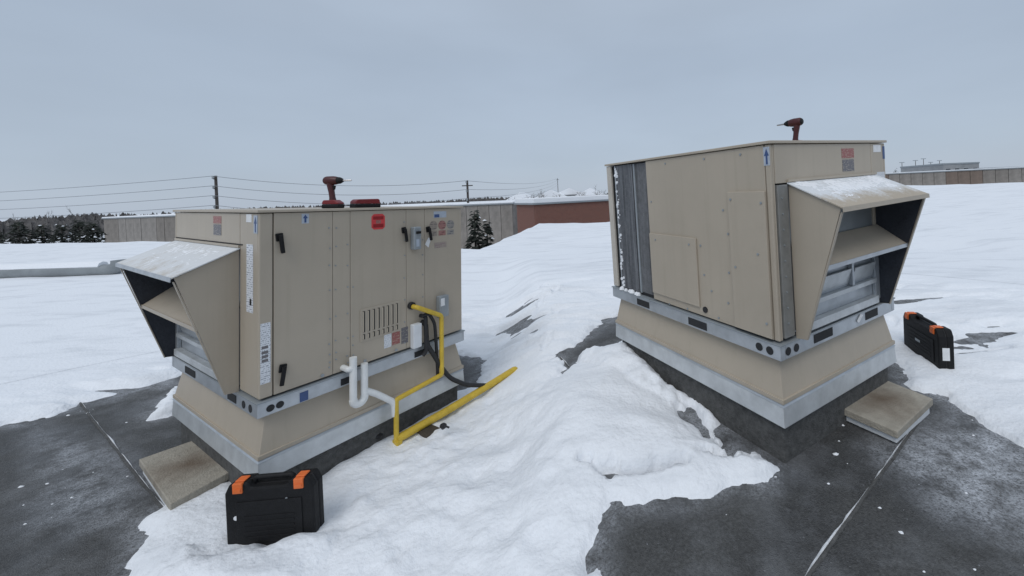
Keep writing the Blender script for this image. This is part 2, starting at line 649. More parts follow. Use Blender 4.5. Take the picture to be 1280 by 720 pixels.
def round_path(pts, r, n=5):
    """polyline with its inner corners rounded"""
    pts = [Vector(p) for p in pts]
    out = [pts[0]]
    for i in range(1, len(pts) - 1):
        a, b, c = pts[i - 1], pts[i], pts[i + 1]
        d1, d2 = (a - b), (c - b)
        rr = min(r, d1.length * 0.45, d2.length * 0.45)
        p, q = b + d1.normalized() * rr, b + d2.normalized() * rr
        for k in range(n + 1):
            t = k / n
            out.append(p * (1 - t) ** 2 + b * 2 * t * (1 - t) + q * t * t)
    out.append(pts[-1])
    return out


# ------------------------------------------------------------------ frames of the two units
G = 0.629                                    # rail bottom above the roof
ML = (rot_x(-0.0223) @ rot_y(0.0294) @ rot_z(1.045)).to_4x4()
ML.translation = (-2.138, 2.3502, 0.0)
MR = (rot_x(0.0218) @ rot_y(-0.0256) @ rot_z(2.1096)).to_4x4()
MR.translation = (2.103, 2.9222, 0.316)
UP = Matrix.Translation((0, 0, G))


def sm(t):
    t = min(1.0, max(0.0, t))
    return t * t * (3 - 2 * t)


def zg(x, y):
    """height of the roof surface: two falls of the roof that meet between the units"""
    a = ML.translation.z - (ML[0][2] * (x - ML.translation.x) + ML[1][2] * (y - ML.translation.y)) / ML[2][2]
    b = MR.translation.z - (MR[0][2] * (x - MR.translation.x) + MR[1][2] * (y - MR.translation.y)) / MR[2][2]
    t = sm((x + .23 * y + .5) / 1.0)
    n = a * (1 - t) + b * t
    f = .12 + .06 * (math.log1p(math.exp(x - 6)) if x - 6 < 30 else x - 6)
    s = sm((math.hypot(x, y - 2.5) - 4.5) / 6)
    return n * (1 - s) + f * s


# ------------------------------------------------------------------ terrain and roof
def ground():
    mb = MB()
    n, rs = 96, (0.5, 30, 60, 100, 160, 260, 450, 800, 1600)
    for r in rs:
        for k in range(n):
            a = 2 * math.pi * k / n
            mb.v.append((r * math.sin(a), r * math.cos(a), -6.0))
    for i in range(len(rs) - 1):
        for k in range(n):
            k2 = (k + 1) % n
            mb.f.append((i * n + k, i * n + k2, (i + 1) * n + k2, (i + 1) * n + k))
    mb.f.append(tuple(range(n)))
    return tag(mb.build('ground', M['snowfar']), kind='structure')


ground()

EDGE = [(-45.1, 27.3), (-33.7, 24.2), (-23.5, 21.6), (-12.4, 17.2), (-5.5, 13.85), (-4.17, 13.1), (-3.92, 23.7), (0.05, 22.8),
        (9.64, 32.9), (26.66, 36.1), (26.75, 28.8), (27.5, 20), (27, 0), (20, -10), (0, -12), (-20, -10), (-40, 0), (-46, 18)]


def edge_r(az):
    """distance to the roof edge in a compass direction"""
    d = Vector((math.sin(az), math.cos(az)))
    best = 30.0
    n = len(EDGE)
    for i in range(n):
        a, b = Vector(EDGE[i]), Vector(EDGE[(i + 1) % n])
        e_ = b - a
        den = d.x * e_.y - d.y * e_.x
        if abs(den) < 1e-9:
            continue
        t = (a.x * e_.y - a.y * e_.x) / den
        u = (a.x * d.y - a.y * d.x) / den
        if t > 0 and -1e-6 <= u <= 1 + 1e-6:
            best = t
            break
    return best


AZ = sorted(set([2 * math.pi * k / 240 - math.pi for k in range(240)] +
                [math.atan2(x, y) for x, y in EDGE] + [-0.30 + 0.006 * k for k in range(30)]))


def polar(rmin, rings, dz, rim):
    mb = MB()
    n = len(AZ)
    ers = [edge_r(a) for a in AZ]
    for i in range(rings + 1):
        for a, er in zip(AZ, ers):
            r = rmin * (er / rmin) ** (i / rings)
            x, y = r * math.sin(a), r * math.cos(a)
            z = zg(x, y) + dz
            if dz > 0 and r > 7.9:
                z += min(1, (r - 7.9) / 2.5) * 0.06 * mnoise.noise(Vector((x * .7, y * .7, 3))) + min(1, (r - 7.9) / 2.5) * 0.02 * mnoise.noise(Vector((x * 2.1, y * 2.1, 8)))
            mb.v.append((x, y, z))
    if rim:
        for a, er in zip(AZ, ers):
            mb.v.append((er * math.sin(a), er * math.cos(a), rim))
        rings += 1
    for i in range(rings):
        for k in range(n):
            k2 = (k + 1) % n
            mb.f.append((i * n + k, i * n + k2, (i + 1) * n + k2, (i + 1) * n + k))
    return mb


tag(polar(0.25, 190, 0, -5.9).build('roof', M['roof'], smooth=False), kind='structure')
for p in bpy.data.objects['roof'].data.polygons:
    p.use_smooth = True

far_snow = polar(7.6, 44, 0.055, None).build('snow', M['snow'])
for p in far_snow.data.polygons:
    p.use_smooth = True
tag(far_snow, 'wide sheet of trodden snow covering the far part of the flat roof', 'snow', kind='stuff')

# ---- snow near the units: outlines of the drifts and bare patches, in metres on the roof
SN = [  # outline, greatest depth, slope from the rim
    ([(-5.545, 3.308), (-5.116, 3.613), (-5.089, 3.804), (-4.973, 3.928), (-4.839, 4.108), (-4.80, 4.45), (-3.869, 4.404), (-3.23, 5.105), (-2.077, 5.065), (-0.518, 4.09), (-1.379, 12.0), (-19.8, 12.0), (-19.8, 3.0)], .07, .35),
    ([(-4.127, 3.51), (-4.356, 3.804), (-4.721, 4.236), (-4.601, 4.236), (-4.029, 3.699), (-4.022, 3.544)], .10, .9),
    ([(-2.817, 2.37), (-2.839, 2.503), (-2.768, 2.624), (-2.719, 2.763), (-2.408, 2.701), (-1.626, 1.79), (-1.5, 0.3), (-2.0, 0.3), (-2.299, 1.804)], .07, .5),
    ([(-2.112, 2.701), (-2.024, 2.951), (-1.882, 3.358), (-1.697, 3.716), (-1.333, 4.163), (-0.498, 3.91), (-0.251, 1.616), (-0.1, 0.2), (-1.4, 0.2), (-1.626, 1.79), (-2.2, 2.459)], .09, .55),
    ([(-1.84, 2.444), (-1.874, 2.809), (-1.733, 3.079), (-1.529, 3.409), (-1.22, 3.786), (-0.303, 3.392), (-0.1, 1.59), (0, 0.2), (-1.2, 0.2), (-1.444, 1.79)], .13, .32),
    ([(-1.18, 3.51), (-0.643, 3.51), (-0.46, 3.561), (-0.14, 3.91), (0.138, 4.236), (0.31, 4.054), (0.472, 3.699), (0.576, 3.308), (0.774, 2.983), (0.84, 2.904), (0.721, 2.967), (0.589, 3.111), (0.554, 3.193), (0.608, 2.872), (0.723, 2.579), (0.865, 2.34), (0.944, 2.253), (0.79, 2.152), (0.673, 2.195), (0.475, 2.124), (0.3, 2.109), (0.085, 2.109), (-0.035, 2.095), (-0.078, 1.969), (-0.249, 1.59), (-0.2, 0.2), (-1.0, 0.2), (-0.766, 1.736)], .20, .42),
    ([(.30, 4.0), (-.30, 3.80), (-.18, 3.35), (.16, 2.98), (.42, 2.92), (.55, 3.1)], .25, 1.5),
    ([(-2.35, 2.16), (-2.2, 2.11), (-1.66, 2.20), (-1.62, 2.30), (-1.45, 2.2), (-1.5, 1.8), (-1.9, 1.75), (-2.3, 1.85)], .125, 1.6),
    ([(.45, 3.3), (.12, 3.1), (.42, 2.72), (.66, 2.60), (.80, 2.70)], .13, .9),
    ([(-1.272, 3.804), (-0.662, 3.63), (-0.615, 3.946), (-0.321, 4.292), (-0.126, 4.69), (0.158, 5.085), (1.082, 5.351), (2.5, 12.0), (-3.8, 12.0)], .07, .35),
    ([(2.371, 3.63), (2.452, 3.409), (2.259, 2.967), (2.391, 2.841), (2.352, 2.594), (2.418, 2.238), (2.668, 2.081), (8, 2.2), (14.6, 11.2), (5.9, 12.0), (1.9, 11.5), (2.45, 5.045)], .06, .35),
]
DUST = [
    [(-5.044, 3.425), (-3.916, 3.128), (-3.256, 2.747), (-2.698, 2.282), (-3.414, 2.296)],
    [(1.513, 2.384), (1.903, 2.579), (2.381, 2.624), (2.606, 2.282), (1.876, 1.656), (1.558, 1.831)],
    [(2.815, 3.308), (3.188, 3.493), (3.711, 3.409), (2.794, 2.579), (2.423, 2.67), (2.504, 2.904)],
]
SCUFF = [(-1.6, 6.2, (1.1, 2.4)), (-.6, 5.6, (1.2, 1.6)), (4.2, 4.9, (1.8, 1.8)), (-5.3, 4.4, (1.0, .9)), (3.4, 3.5, (.7, .9))]
BARE = [
    [(2.046, 3.193), (2.327, 3.409), (2.446, 3.275), (2.202, 3.095)],
]


def sdist(X, Y, poly):
    """signed distance to a polygon, positive inside"""
    P = np.array(poly, float)
    Q = np.roll(P, -1, axis=0)
    d = np.full(X.shape, 1e9)
    ins = np.zeros(X.shape, bool)
    for (ax, ay), (bx, by) in zip(P, Q):
        ex, ey = bx - ax, by - ay
        L2 = ex * ex + ey * ey
        t = np.clip(((X - ax) * ex + (Y - ay) * ey) / L2, 0, 1)
        d = np.minimum(d, np.hypot(X - ax - t * ex, Y - ay - t * ey))
        c = ((ay > Y) != (by > Y))
        with np.errstate(divide='ignore', invalid='ignore'):
            xi = ax + (Y - ay) * ex / (ey if ey else 1e-12)
        ins ^= c & (X < xi)
    return np.where(ins, d, -d)


def vnoise(X, Y, f, seed):
    """smooth lattice noise in -1..1"""
    rng = np.random.default_rng(seed)
    T = rng.uniform(-1, 1, (256, 256))
    x, y = X * f + 57.3, Y * f + 91.7
    xi, yi = np.floor(x).astype(int), np.floor(y).astype(int)
    u, v = x - xi, y - yi
    u, v = u * u * (3 - 2 * u), v * v * (3 - 2 * v)
    g = lambda i, j: T[(xi + i) % 256, (yi + j) % 256]
    return (g(0, 0) * (1 - u) + g(1, 0) * u) * (1 - v) + (g(0, 1) * (1 - u) + g(1, 1) * u) * v


def near_snow():
    st = 0.02
    xs = np.arange(-7.9, 7.9, st)
    ys = np.arange(0.3, 8.0, st)
    X, Y = np.meshgrid(xs, ys, indexing='ij')
    Z0 = np.vectorize(zg)(X, Y)
    fine = sum(vnoise(X, Y, f, s) * a for f, s, a in ((4, 1, .5), (8.3, 2, .3), (17, 3, .25), (31, 4, .15)))
    wob = vnoise(X, Y, 3.1, 11) * .06 + vnoise(X, Y, 7.7, 12) * .04 + vnoise(X, Y, 16, 13) * .03 + vnoise(X, Y, 29, 14) * .018
    H = np.full(X.shape, -0.05)
    for k, (poly, dmax, sl) in enumerate(SN):
        s = sdist(X, Y, poly) + wob * (0.75 if k != 5 else 0.45)
        lift = 0.02 * np.clip(s / 0.03, -1.5, 1)          # a small broken lip at the rim
        h = np.where(s > 0, np.minimum(dmax, lift + dmax * (1 - np.exp(-np.maximum(s, 0) * sl / dmax))), s * 0.5)
        H = np.maximum(H, h)
    H = H + np.where(H > -.02, np.exp(-np.maximum(H, 0) / .03) * (.010 * vnoise(X, Y, 22, 61) + .008 * vnoise(X, Y, 41, 62)), 0)
    for zx, zy, zr in SCUFF:
        wz = np.clip(1.3 - np.hypot((X - zx) / zr[0], (Y - zy) / zr[1]), 0, 1)
        q = vnoise(X * .55 + Y * .25, Y * 1.7 - X * .2, 2.3, 71) * .6 + vnoise(X * .6, Y * 1.8, 5.9, 72) * .45 + fine * .18
        H = H - np.where(H > 0, wz * .085 * np.clip(q + .12, 0, 1), 0)
    for poly in BARE:
        s = sdist(X, Y, poly) + wob * .5
        H = np.minimum(H, np.where(s > -0.06, -s * 0.5 - 0.004, 1))
    # trampled, wind-scoured relief
    thick = np.clip(H / 0.06, 0, 1)
    st_ = vnoise(X * .45 + Y * .2, Y * 1.5, 2.0, 21) * .6 + vnoise(X * .5, Y * 1.6 + X * .2, 5.0, 22) * .4
    frontL = np.clip((sdist(X, Y, SN[4][0])) / .2, 0, 1)
    H = H + thick * (0.012 * fine + 0.020 * st_) + frontL * (0.024 * fine + 0.02 * vnoise(X, Y, 6.0, 31))
    # the crack along the foot of the big drift
    cr = [(-0.17, 2.36), (-0.02, 2.27), (0.2, 2.26), (0.42, 2.285), (0.62, 2.33), (0.76, 2.30)]
    for (ax, ay), (bx, by) in zip(cr[:-1], cr[1:]):
        ex, ey = bx - ax, by - ay
        t = np.clip(((X - ax) * ex + (Y - ay) * ey) / (ex * ex + ey * ey), 0, 1)
        d = np.hypot(X - ax - t * ex, Y - ay - t * ey)
        gate = np.clip(vnoise(X, Y, 5.5, 41) * 2.0 + .75, 0, 1)
        wid = .030 + .055 * np.clip(vnoise(X, Y, 7, 42) * 1.5, 0, 1)
        ck = np.clip(1.2 - d / wid, 0, 1) * gate
        H = np.where((ck > 0) & (H > -.012), np.maximum(-.014, H - 0.20 * ck), H)
    # scoured grooves on the slope of the drift that faces the curb
    slope = np.clip(sdist(X, Y, SN[5][0]) / .1, 0, 1) * np.clip((X - 0.15) / .3, 0, 1) * np.clip((Y - 2.35) / .2, 0, 1)
    al, bb = .37 * X - .93 * Y, .93 * X + .37 * Y
    zone = np.clip((bb - 1.22) / .2, 0, 1) * np.clip((sdist(X, Y, SN[5][0]) + .03) / .06, 0, 1) * np.clip((4.0 - Y) / .4, 0, 1) * np.clip((Y - 2.28) / .15, 0, 1)
    q = vnoise(bb, al * .22, 9.0, 51) * .7 + vnoise(bb, al * .4, 21.0, 52) * .4 + .3 * fine
    H = H - zone * (0.03 + 0.22 * np.clip(q * 1.7 - .45, 0, 1) + .02 * q)
    rngp = random.Random(8)
    for (xa, ya_), (xb, yb_), n in (((-.78, 4.3), (-.95, 6.8), 6), ((2.9, 4.2), (4.6, 6.8), 8), ((-5.2, 4.8), (-6.4, 6.6), 5)):
        hd = math.atan2(yb_ - ya_, xb - xa)
        for k in range(n):
            t = k / (n - 1)
            sd = .11 * (1 if k % 2 else -1)
            px_ = xa + (xb - xa) * t - math.sin(hd) * sd + rngp.uniform(-.04, .04)
            py_ = ya_ + (yb_ - ya_) * t + math.cos(hd) * sd + rngp.uniform(-.04, .04)
            a = hd + rngp.uniform(-.25, .25)
            u_ = (X - px_) * math.cos(a) + (Y - py_) * math.sin(a)
            v_ = -(X - px_) * math.sin(a) + (Y - py_) * math.cos(a)
            e_ = np.sqrt((u_ / .15) ** 2 + (v_ / (.052 + .012 * np.clip(u_ / .15, -1, 1))) ** 2)
            H = np.where(e_ < 2.2, H - .040 * np.clip(1.25 - e_, 0, .35) / .35 * np.clip(H / .05, 0, 1) + .012 * np.exp(-((e_ - 1.4) / .3) ** 2) * np.clip(H / .05, 0, 1), H)
    # fade into the far sheet
    Rr = np.hypot(X, Y)
    f = np.clip((Rr - 6.8) / .8, 0, 1)
    H = H * (1 - f) + 0.053 * f
    keep = (Rr < 8.05) & (Rr > .3)
    Z = Z0 + H
    H = np.maximum(H, -0.028)
    Z = Z0 + H
    vis = keep
    ok = vis[:-1, :-1] & vis[1:, :-1] & vis[1:, 1:] & vis[:-1, 1:]
    up_ = (H > -.004)
    anyup = up_[:-1, :-1] | up_[1:, :-1] | up_[1:, 1:] | up_[:-1, 1:]
    ok &= anyup
    idx = np.arange(X.size).reshape(X.shape)
    F = np.stack([idx[:-1, :-1], idx[1:, :-1], idx[1:, 1:], idx[:-1, 1:]], -1)[ok]
    used = np.unique(F)
    rem = np.full(X.size, -1)
    rem[used] = np.arange(len(used))
    V = np.stack([X.ravel(), Y.ravel(), Z.ravel()], -1)[used]
    F = rem[F]
    me = bpy.data.meshes.new('snow')
    me.from_pydata(V.tolist(), [], F.tolist())
    me.update()
    me.polygons.foreach_set('use_smooth', [True] * len(me.polygons))
    me.materials.append(M['snow'])
    o = bpy.data.objects.new('snow', me)
    C.objects.link(o)
    tag(o, 'drifted snow lying in patches around the two units, with bare roof between', 'snow', kind='stuff')


near_snow()


def settle_frost():
    me = bpy.data.objects['roof'].data
    co = np.empty(len(me.vertices) * 3)
    me.vertices.foreach_get('co', co)
    co = co.reshape(-1, 3)
    fr = np.zeros(len(co))
    for poly, k in zip(DUST, (.75, 1.0, .8)):
        fr = np.maximum(fr, k * np.clip((sdist(co[:, 0], co[:, 1], poly) + .12) / .4, 0, 1))
    for poly, _, _ in SN:
        fr = np.maximum(fr, .55 * np.clip((sdist(co[:, 0], co[:, 1], poly) + .16) / .16, 0, 1))
    a = me.attributes.new('frost', 'FLOAT', 'POINT')
    a.data.foreach_set('value', fr.astype(np.float32))


settle_frost()


# seams where the roofing sheets lap
def seam(pts, lab):
    mb = MB()
    P = [Vector((x, y, 0)) for x, y in pts]
    fine = []
    for a, b in zip(P[:-1], P[1:]):
        n = max(2, int((b - a).length / .06))
        fine += [a.lerp(b, k / n) for k in range(n)]
    fine.append(P[-1])
    d = (P[-1] - P[0]).normalized()
    nrm = Vector((-d.y, d.x, 0))
    for p in fine:
        wv = .006 * mnoise.noise(Vector((p.x * 5, p.y * 5, 1)))
        for off, h in ((-.007, .001), (-.005, .006), (.005, .007), (.008, .001)):
            q = p + nrm * (off + wv)
            mb.v.append((q.x, q.y, zg(q.x, q.y) + h))
    for i in range(len(fine) - 1):
        for k in range(3):
            mb.f.append((i * 4 + k, i * 4 + k + 1, i * 4 + 5 + k, i * 4 + 4 + k))
    o = mb.build('lap_seam', M['membrane'])
    o.parent = bpy.data.objects['roof']
    fb = MB()
    for p in fine:
        k = max(0, .15 + 1.3 * mnoise.noise(Vector((p.x * 4, p.y * 4, 7))) + .6 * mnoise.noise(Vector((p.x * 15, p.y * 15, 3))))
        for off, h in ((.009, .001), (.009 + .007 * k, .008 if k else .001), (.010 + .016 * k, .001)):
            q = p + nrm * off
            fb.v.append((q.x, q.y, zg(q.x, q.y) + h))
    for i in range(len(fine) - 1):
        for j in range(2):
            fb.f.append((i * 3 + j, i * 3 + j + 1, i * 3 + 4 + j, i * 3 + 3 + j))
    f = fb.build('seam_frost', M['snowcap'])
    f.parent = o
    f['kind'] = 'stuff'
    return o


seam([(-5.605, 4.09), (-2.824, 2.459)], '')
seam([(0.50, 1.42), (2.1, 2.66)], '')
seam([(-0.502, 3.946), (-0.297, 3.51)], '')


# frost caught along the seam edges and loose lumps of snow
def snow_lumps():
    rng = random.Random(5)
    mb = MB()
    areas = [((-5.0, -2.7), (2.3, 4.0), 130), ((0.3, 3.6), (1.5, 2.75), 110), ((2.3, 3.7), (2.5, 3.5), 60)]
    for (xa, xb), (ya, yb), n in areas:
        for _ in range(n):
            x, y = rng.uniform(xa, xb), rng.uniform(ya, yb)
            if mnoise.noise(Vector((x * 1.7, y * 1.7, 5))) < rng.uniform(-.1, .5):
                continue
            r = rng.choice((.004, .005, .006, .008, .012)) * rng.uniform(.7, 1.3)
            z = zg(x, y)
            n_ = 7
            a0 = rng.random() * 6
            vs = [(x + r * 1.3 * math.cos(a0 + k) * rng.uniform(.7, 1.3), y + r * math.sin(a0 + k) * rng.uniform(.7, 1.3), z - .002) for k in [2 * math.pi * i / n_ for i in range(n_)]]
            vs.append((x, y, z + r * .6))
            mb.add(vs, [(k, (k + 1) % n_, n_) for k in range(n_)])
    o = mb.build('snow_lumps', M['snowcap'], smooth=False)
    tag(o, 'small loose lumps of snow scattered over the bare grey roofing', 'snow', kind='stuff')


snow_lumps()


# ------------------------------------------------------------------ roof curbs
def curb(mw, W, L, lab):
    root = empty('roof_curb', mw)
    tag(root, lab, 'roof curb', 'sheet-metal curbs under the rooftop units')
    z = lambda q: q + G
    MB().box(.03, L - .03, .03, W - .03, -.06, z(-.386)).build('curb_base', M['membrane'], root, .006)
    f = MB()
    f.frustum((-.012, L + .012, -.012, W + .012, z(-.386)), (-.006, L + .006, -.006, W + .006, z(-.268)))
    f.build('metal_flashing', M['galv_b'], root, .004)
    f = MB()
    f.frustum((-.010, L + .010, -.010, W + .010, z(-.266)), (.012, L - .012, .012, W - .012, z(-.240)))
    f.build('flashing_ledge', M['galv'], root)
    f = MB()
    f.frustum((0, L, 0, W, z(-.238)), (.045, L - .045, .045, W - .045, z(-.004)))
    f.build('adapter_skirt', M['tan'], root, .003)
    f = MB()
    f.box(-.008, L + .008, -.008, 0.004, z(-.252), z(-.226))
    f.box(-.008, L + .008, W - .004, W + .008, z(-.252), z(-.226))
    f.box(-.008, 0.004, .0045, W - .0045, z(-.252), z(-.226))
    f.box(L - .004, L + .008, .0045, W - .0045, z(-.252), z(-.226))
    f.build('skirt_lip', M['tan'], root, .002)
    return root


WL, LL = 1.5793, 1.5029
WR, LR = 1.3057, 1.7533
T, RL_ = 1.2483, 0.0981
curb(ML, WL, LL, 'tan flared curb with galvanised flashing band, beside the white drain trap and yellow pipe')
curb(MR, WR, LR, 'tan flared curb with galvanised flashing band, beside the tall snow drift')


def mirror_part(*a):
    pass


# ------------------------------------------------------------------ the packaged units
def disc(mb, c, r, axis, t=.004, n=16):
    mb.lathe([(0, r), (t, r)], c, axis, n)
    return mb


def unit(mw, W, L, hy0, hy1, lab, left):
    root = empty('rooftop_unit', mw @ UP)
    tag(root, lab, 'rooftop unit', 'packaged rooftop air conditioning units')
    b = lambda: MB()
    # core
    b().box(.024, L - .024, .024, W - .024, RL_ + .004, T - .022).build('inner_casing', M['dark'], root)
    # base rail, a ring of channel
    rail = MB()
    o = .012
    rail.box(-o, L + o, -o, .03, 0, RL_ - .012)
    rail.box(-o, L + o, W - .03, W + o, 0, RL_ - .012)
    rail.box(-o, .03, .0302, W - .0302, 0, RL_ - .012)
    rail.box(L - .03, L + o, .0302, W - .0302, 0, RL_ - .012)
    base = rail.build('base_rail', M['galv'], root, .004)
    lip = MB()
    lip.box(-o - .006, L + o + .006, -o - .006, W + o + .006, RL_ - .0115, RL_ - .004)
    lip.build('drip_edge', M['grey'], root)
    # roof
    top = MB()
    top.box(-.012, L + .012, -.012, W + .012, T - .017, T)
    top.build('top_cover', M['tan'], root, .003)
    z0, z1 = RL_ + .008, T - .021
    th = .02

    def svc(name, x0, x1, za=z0, zb=z1, y=0.0, d=th, m='tan', bev=.003, parent=root):
        return MB().box(x0, x1, y, y + d, za, zb).build(name, M[m], parent, bev)

    def bck(name, x0, x1, za=z0, zb=z1, y=W, d=th, m='tan', bev=.003, parent=root):
        return MB().box(x0, x1, y - d, y, za, zb).build(name, M[m], parent, bev)

    def end(name, y0, y1, za=z0, zb=z1, x=0.0, d=th, m='tan', bev=.003, parent=root):
        return MB().box(x, x + d, y0, y1, za, zb).build(name, M[m], parent, bev)

    # corner posts
    MB().box(.0, .068, .0, .020, z0, z1).box(.0, .020, .0202, (hy0 - .004) if left else .2, z0, z1).build('corner_post', M['tan'], root, .006)
    MB().box(.0, .034, W - .02, W, z0, z1).box(.0, .020, W - .034, W - .0202, z0, z1).build('corner_post', M['tan'], root, .006)
    MB().box(L - .005, L, .0202, W - .0202, z0, z1).build('end_panel', M['tan'], root)
    # hood-end band above the hood
    end('end_panel', (hy0 - .001) if left else .204, W - .037, 1.004, z1)
    # ---- service side
    k = L / 1.5029
    seams = [.072, .406, .521, .951, 1.118, 1.4995]
    g = .0011
    kinds = ['access_door', 'side_panel', 'access_door', 'side_panel', 'access_door']
    doors = []
    for i in range(5):
        doors.append(svc(kinds[i], seams[i] * k + g, seams[i + 1] * k - g))
    if left:
        # latches: a round boss with a paddle
        def latch(par, x, z, ang=0.0, sc=1.0):
            mb = MB()
            mb.box(-.020, .020, -.012, 0, -.024, .026)
            mb.box(-.010, .010, -.030, -.012, -.012, .014)
            mb.box(-.011, .011, -.036, -.018, -.10, .016)
            mt = Matrix.Translation((x, 0, z)) @ Matrix.Rotation(ang, 4, 'Y') @ Matrix.Scale(sc, 4)
            mb.v = [tuple(mt @ Vector(p)) for p in mb.v]
            mb.build('latch', M['black'], par, .005)
        latch(doors[0], .100, 1.075, R_(-6))
        latch(doors[0], .117, .255, R_(8))
        latch(doors[2], .928, 1.062, R_(-8), .95)
        latch(doors[4], 1.148, 1.054, R_(-10), .95)
        # disconnect switch
        ds = MB().box(.985, 1.050, -.055, -.001, .90, 1.085).build('disconnect_switch', M['grey'], root, .008)
        MB().box(1.0, 1.035, -.075, -.0555, 1.03, 1.05).build('switch_lever', M['black'], ds, .003)
        MB().box(1.003, 1.030, -.0565, -.0552, .925, .985).build('warning_label', M['bluew'], ds)
        # screws down the seams
        sc = MB()
        for x in (.385, .425, .500, .540, .935, 1.10):
            for z in (.16, .2, .26, .33, .5, .68, .85, .98, 1.12):
                if random.random() < .75:
                    disc(sc, (x + random.uniform(-.004, .004), -.0005, z + random.uniform(-.01, .01)), .0055, (0, -1, 0), .004, 6)
        for x in (.34, .62, .86):
            disc(sc, (x, -.0005, .125), .011, (0, -1, 0), .006, 8)
        tag(sc.build('screws', M['grey'], root), kind='stuff')

        # print on the service side
        def lbl(name, m, x0, x1, za, zb, y=-.0015):
            return MB().box(x0, x1, y, y + .0012, za, zb).build(name, M[m], root)
        lbl('arrow_label', 'bluew', .221, .262, 1.154, 1.218)
        MB().prism([(.236, -.0018, 1.160), (.247, -.0018, 1.160), (.247, -.0018, 1.188), (.256, -.0018, 1.188), (.2415, -.0018, 1.212), (.227, -.0018, 1.188), (.236, -.0018, 1.188)], (0, -.0008, 0)).build('arrow_print', M['blue'], root)
        lbl('logo_label', 'bluew', 1.206, 1.335, 1.150, 1.205)
        MB().box(1.212, 1.262, -.0025, -.0017, 1.153, 1.180).build('logo_print', M['blue'], root)
        for x, m in ((1.203, 'rsA'), (1.291, 'rsB'), (1.380, 'rsC')):
            mb = MB()
            disc(mb, (x, -.0003, 1.083), .040, (0, -1, 0), .0014, 20)
            mb.box(x - .036, x + .036, -.0016, -.0003, .992, 1.036)
            mb.build('round_sticker', M[m], root)
        lbl('faint_sticker', 'faint', 1.213, 1.335, .885, .935)
        pz = MB()
        pz.prism([(1.118, -.004, .93), (1.150, -.004, .90), (1.176, -.004, .975), (1.150, -.004, .985)], (0, -.002, 0))
        pz.build('paper_tag', M['paper'], root)
        # red warning sticker with two dark bars of print
        rs = MB().prism([(.672, 0, 1.10), (.690, 0, 1.083), (.757, 0, 1.083), (.774, 0, 1.10), (.774, 0, 1.182), (.757, 0, 1.200), (.690, 0, 1.200), (.672, 0, 1.182)], (0, -.0016, 0)).build('warning_sticker', M['stickred'], root)
        for za, zb in ((1.098, 1.124), (1.158, 1.182)):
            MB().box(.684, .762, -.0026, -.0018, za, zb).build('warning_print', M['darkred'], rs)
        MB().prism([(.704, -.0018, 1.128), (.742, -.0018, 1.128), (.742, -.0018, 1.153), (.704, -.0018, 1.153)], (0, -.0008, 0)).build('warning_print', M['ptxred'], rs)
        # data labels on the corner post
        st = MB().box(-.0017, -.0003, .085, .180, .615, 1.035).build('data_label', M['ptx'], root)
        MB().box(-.0026, -.0018, .105, .130, .66, .70).build('label_print', M['black'], st)
        st2 = MB().box(.006, .056, -.0017, -.0004, .195, .560).build('data_label', M['ptx'], root)
        for za in (.375, .405, .325, .35):
            MB().box(.012, .044, -.0026, -.0018, za, za + .017).build('label_print', M['ptxgrey'], st2)
        MB().box(-.0017, -.0004, .105, .185, 1.172, 1.222).build('paper_label', M['paper'], root)
        MB().box(-.0017, -.0004, .02, .075, 1.105, 1.215).build('arrow_label', M['bluew'], root)
        MB().prism([(-.0018, .040, 1.112), (-.0018, .056, 1.112), (-.0018, .056, 1.165), (-.0018, .068, 1.165), (-.0018, .048, 1.205), (-.0018, .028, 1.165), (-.0018, .040, 1.165)], (-.0008, 0, 0)).build('arrow_print', M['blue'], root)
        # louvred vent: frame, then two rows of upright slots
        lv = MB()
        lv.box(.587, .894, -.006, -.0003, .268, .507)
        lo = lv.build('vent_plate', M['tan'], root, .003)
        sl, sh = MB(), MB()
        for i in range(8):
            x = .600 + i * .0362
            for za, zb in ((.335, .490), (.284, .322)):
                sl.box(x, x + .020, -.0072, -.0061, za, zb)
                sh.add([(x, -.0074, za), (x, -.0074, zb), (x + .008, -.013, zb - .004), (x + .008, -.013, za + .004)], [(0, 1, 2, 3)])
        sl.build('vent_slots', M['slot'], lo)
        sh.build('vent_louvres', M['tan'], lo)
        # rating labels and the white box by the pipe
        lbl('rating_label', 'ptx', .765, .822, .165, .311)
        lbl('hazard_label', 'ptxred', .829, .893, .170, .295)
        lbl('hazard_label', 'ptxgrey', .905, .962, .155, .283)
        MB().box(.980, 1.055, -.05, -.001, .098, .292).build('junction_box', M['whitebox'], root, .006)
        jb = MB().box(1.225, 1.32, -.05, -.001, .285, .470).build('junction_box', M['grey'], root, .006)
        MB().box(1.235, 1.275, -.052, -.0505, .385, .45).build('paper_label', M['paper'], jb)
        mb = MB()
        disc(mb, (.985, -.001, .445), .030, (0, -1, 0), .03, 16)
        mb.build('pipe_gland', M['rubber'], root, .004)
        # rail print; holes and slots are dark plates, inner shade put into colour
        MB().box(.205, .252, -.0145, -.0125, .006, .066).build('logo_label', M['blue'], root)
        for x in (.052, .100):
            mb = MB()
            disc(mb, (x, -.0125, .040), .021, (0, -1, 0), .002)
            mb.build('rail_hole', M['dark'], root)
        for x0, x1 in ((.450, .530), (1.011, 1.10)):
            MB().box(x0, x1, -.0145, -.0125, .012, .058).build('fork_slot', M['dark'], root)
        for y in (.085, .185):
            mb = MB()
            disc(mb, (-.0125, y, .042), .024, (-1, 0, 0), .002)
            mb.build('rail_hole', M['dark'], root)
        for y0, y1 in ((1.05, 1.27), (.30, .44)):
            MB().box(-.0145, -.0125, y0, y1, .018, .068).build('fork_slot', M['dark'], root)
        MB().box(-.0017, -.0004, .60, .745, 1.155, 1.205).build('hazard_label', M['ptxred'], root)
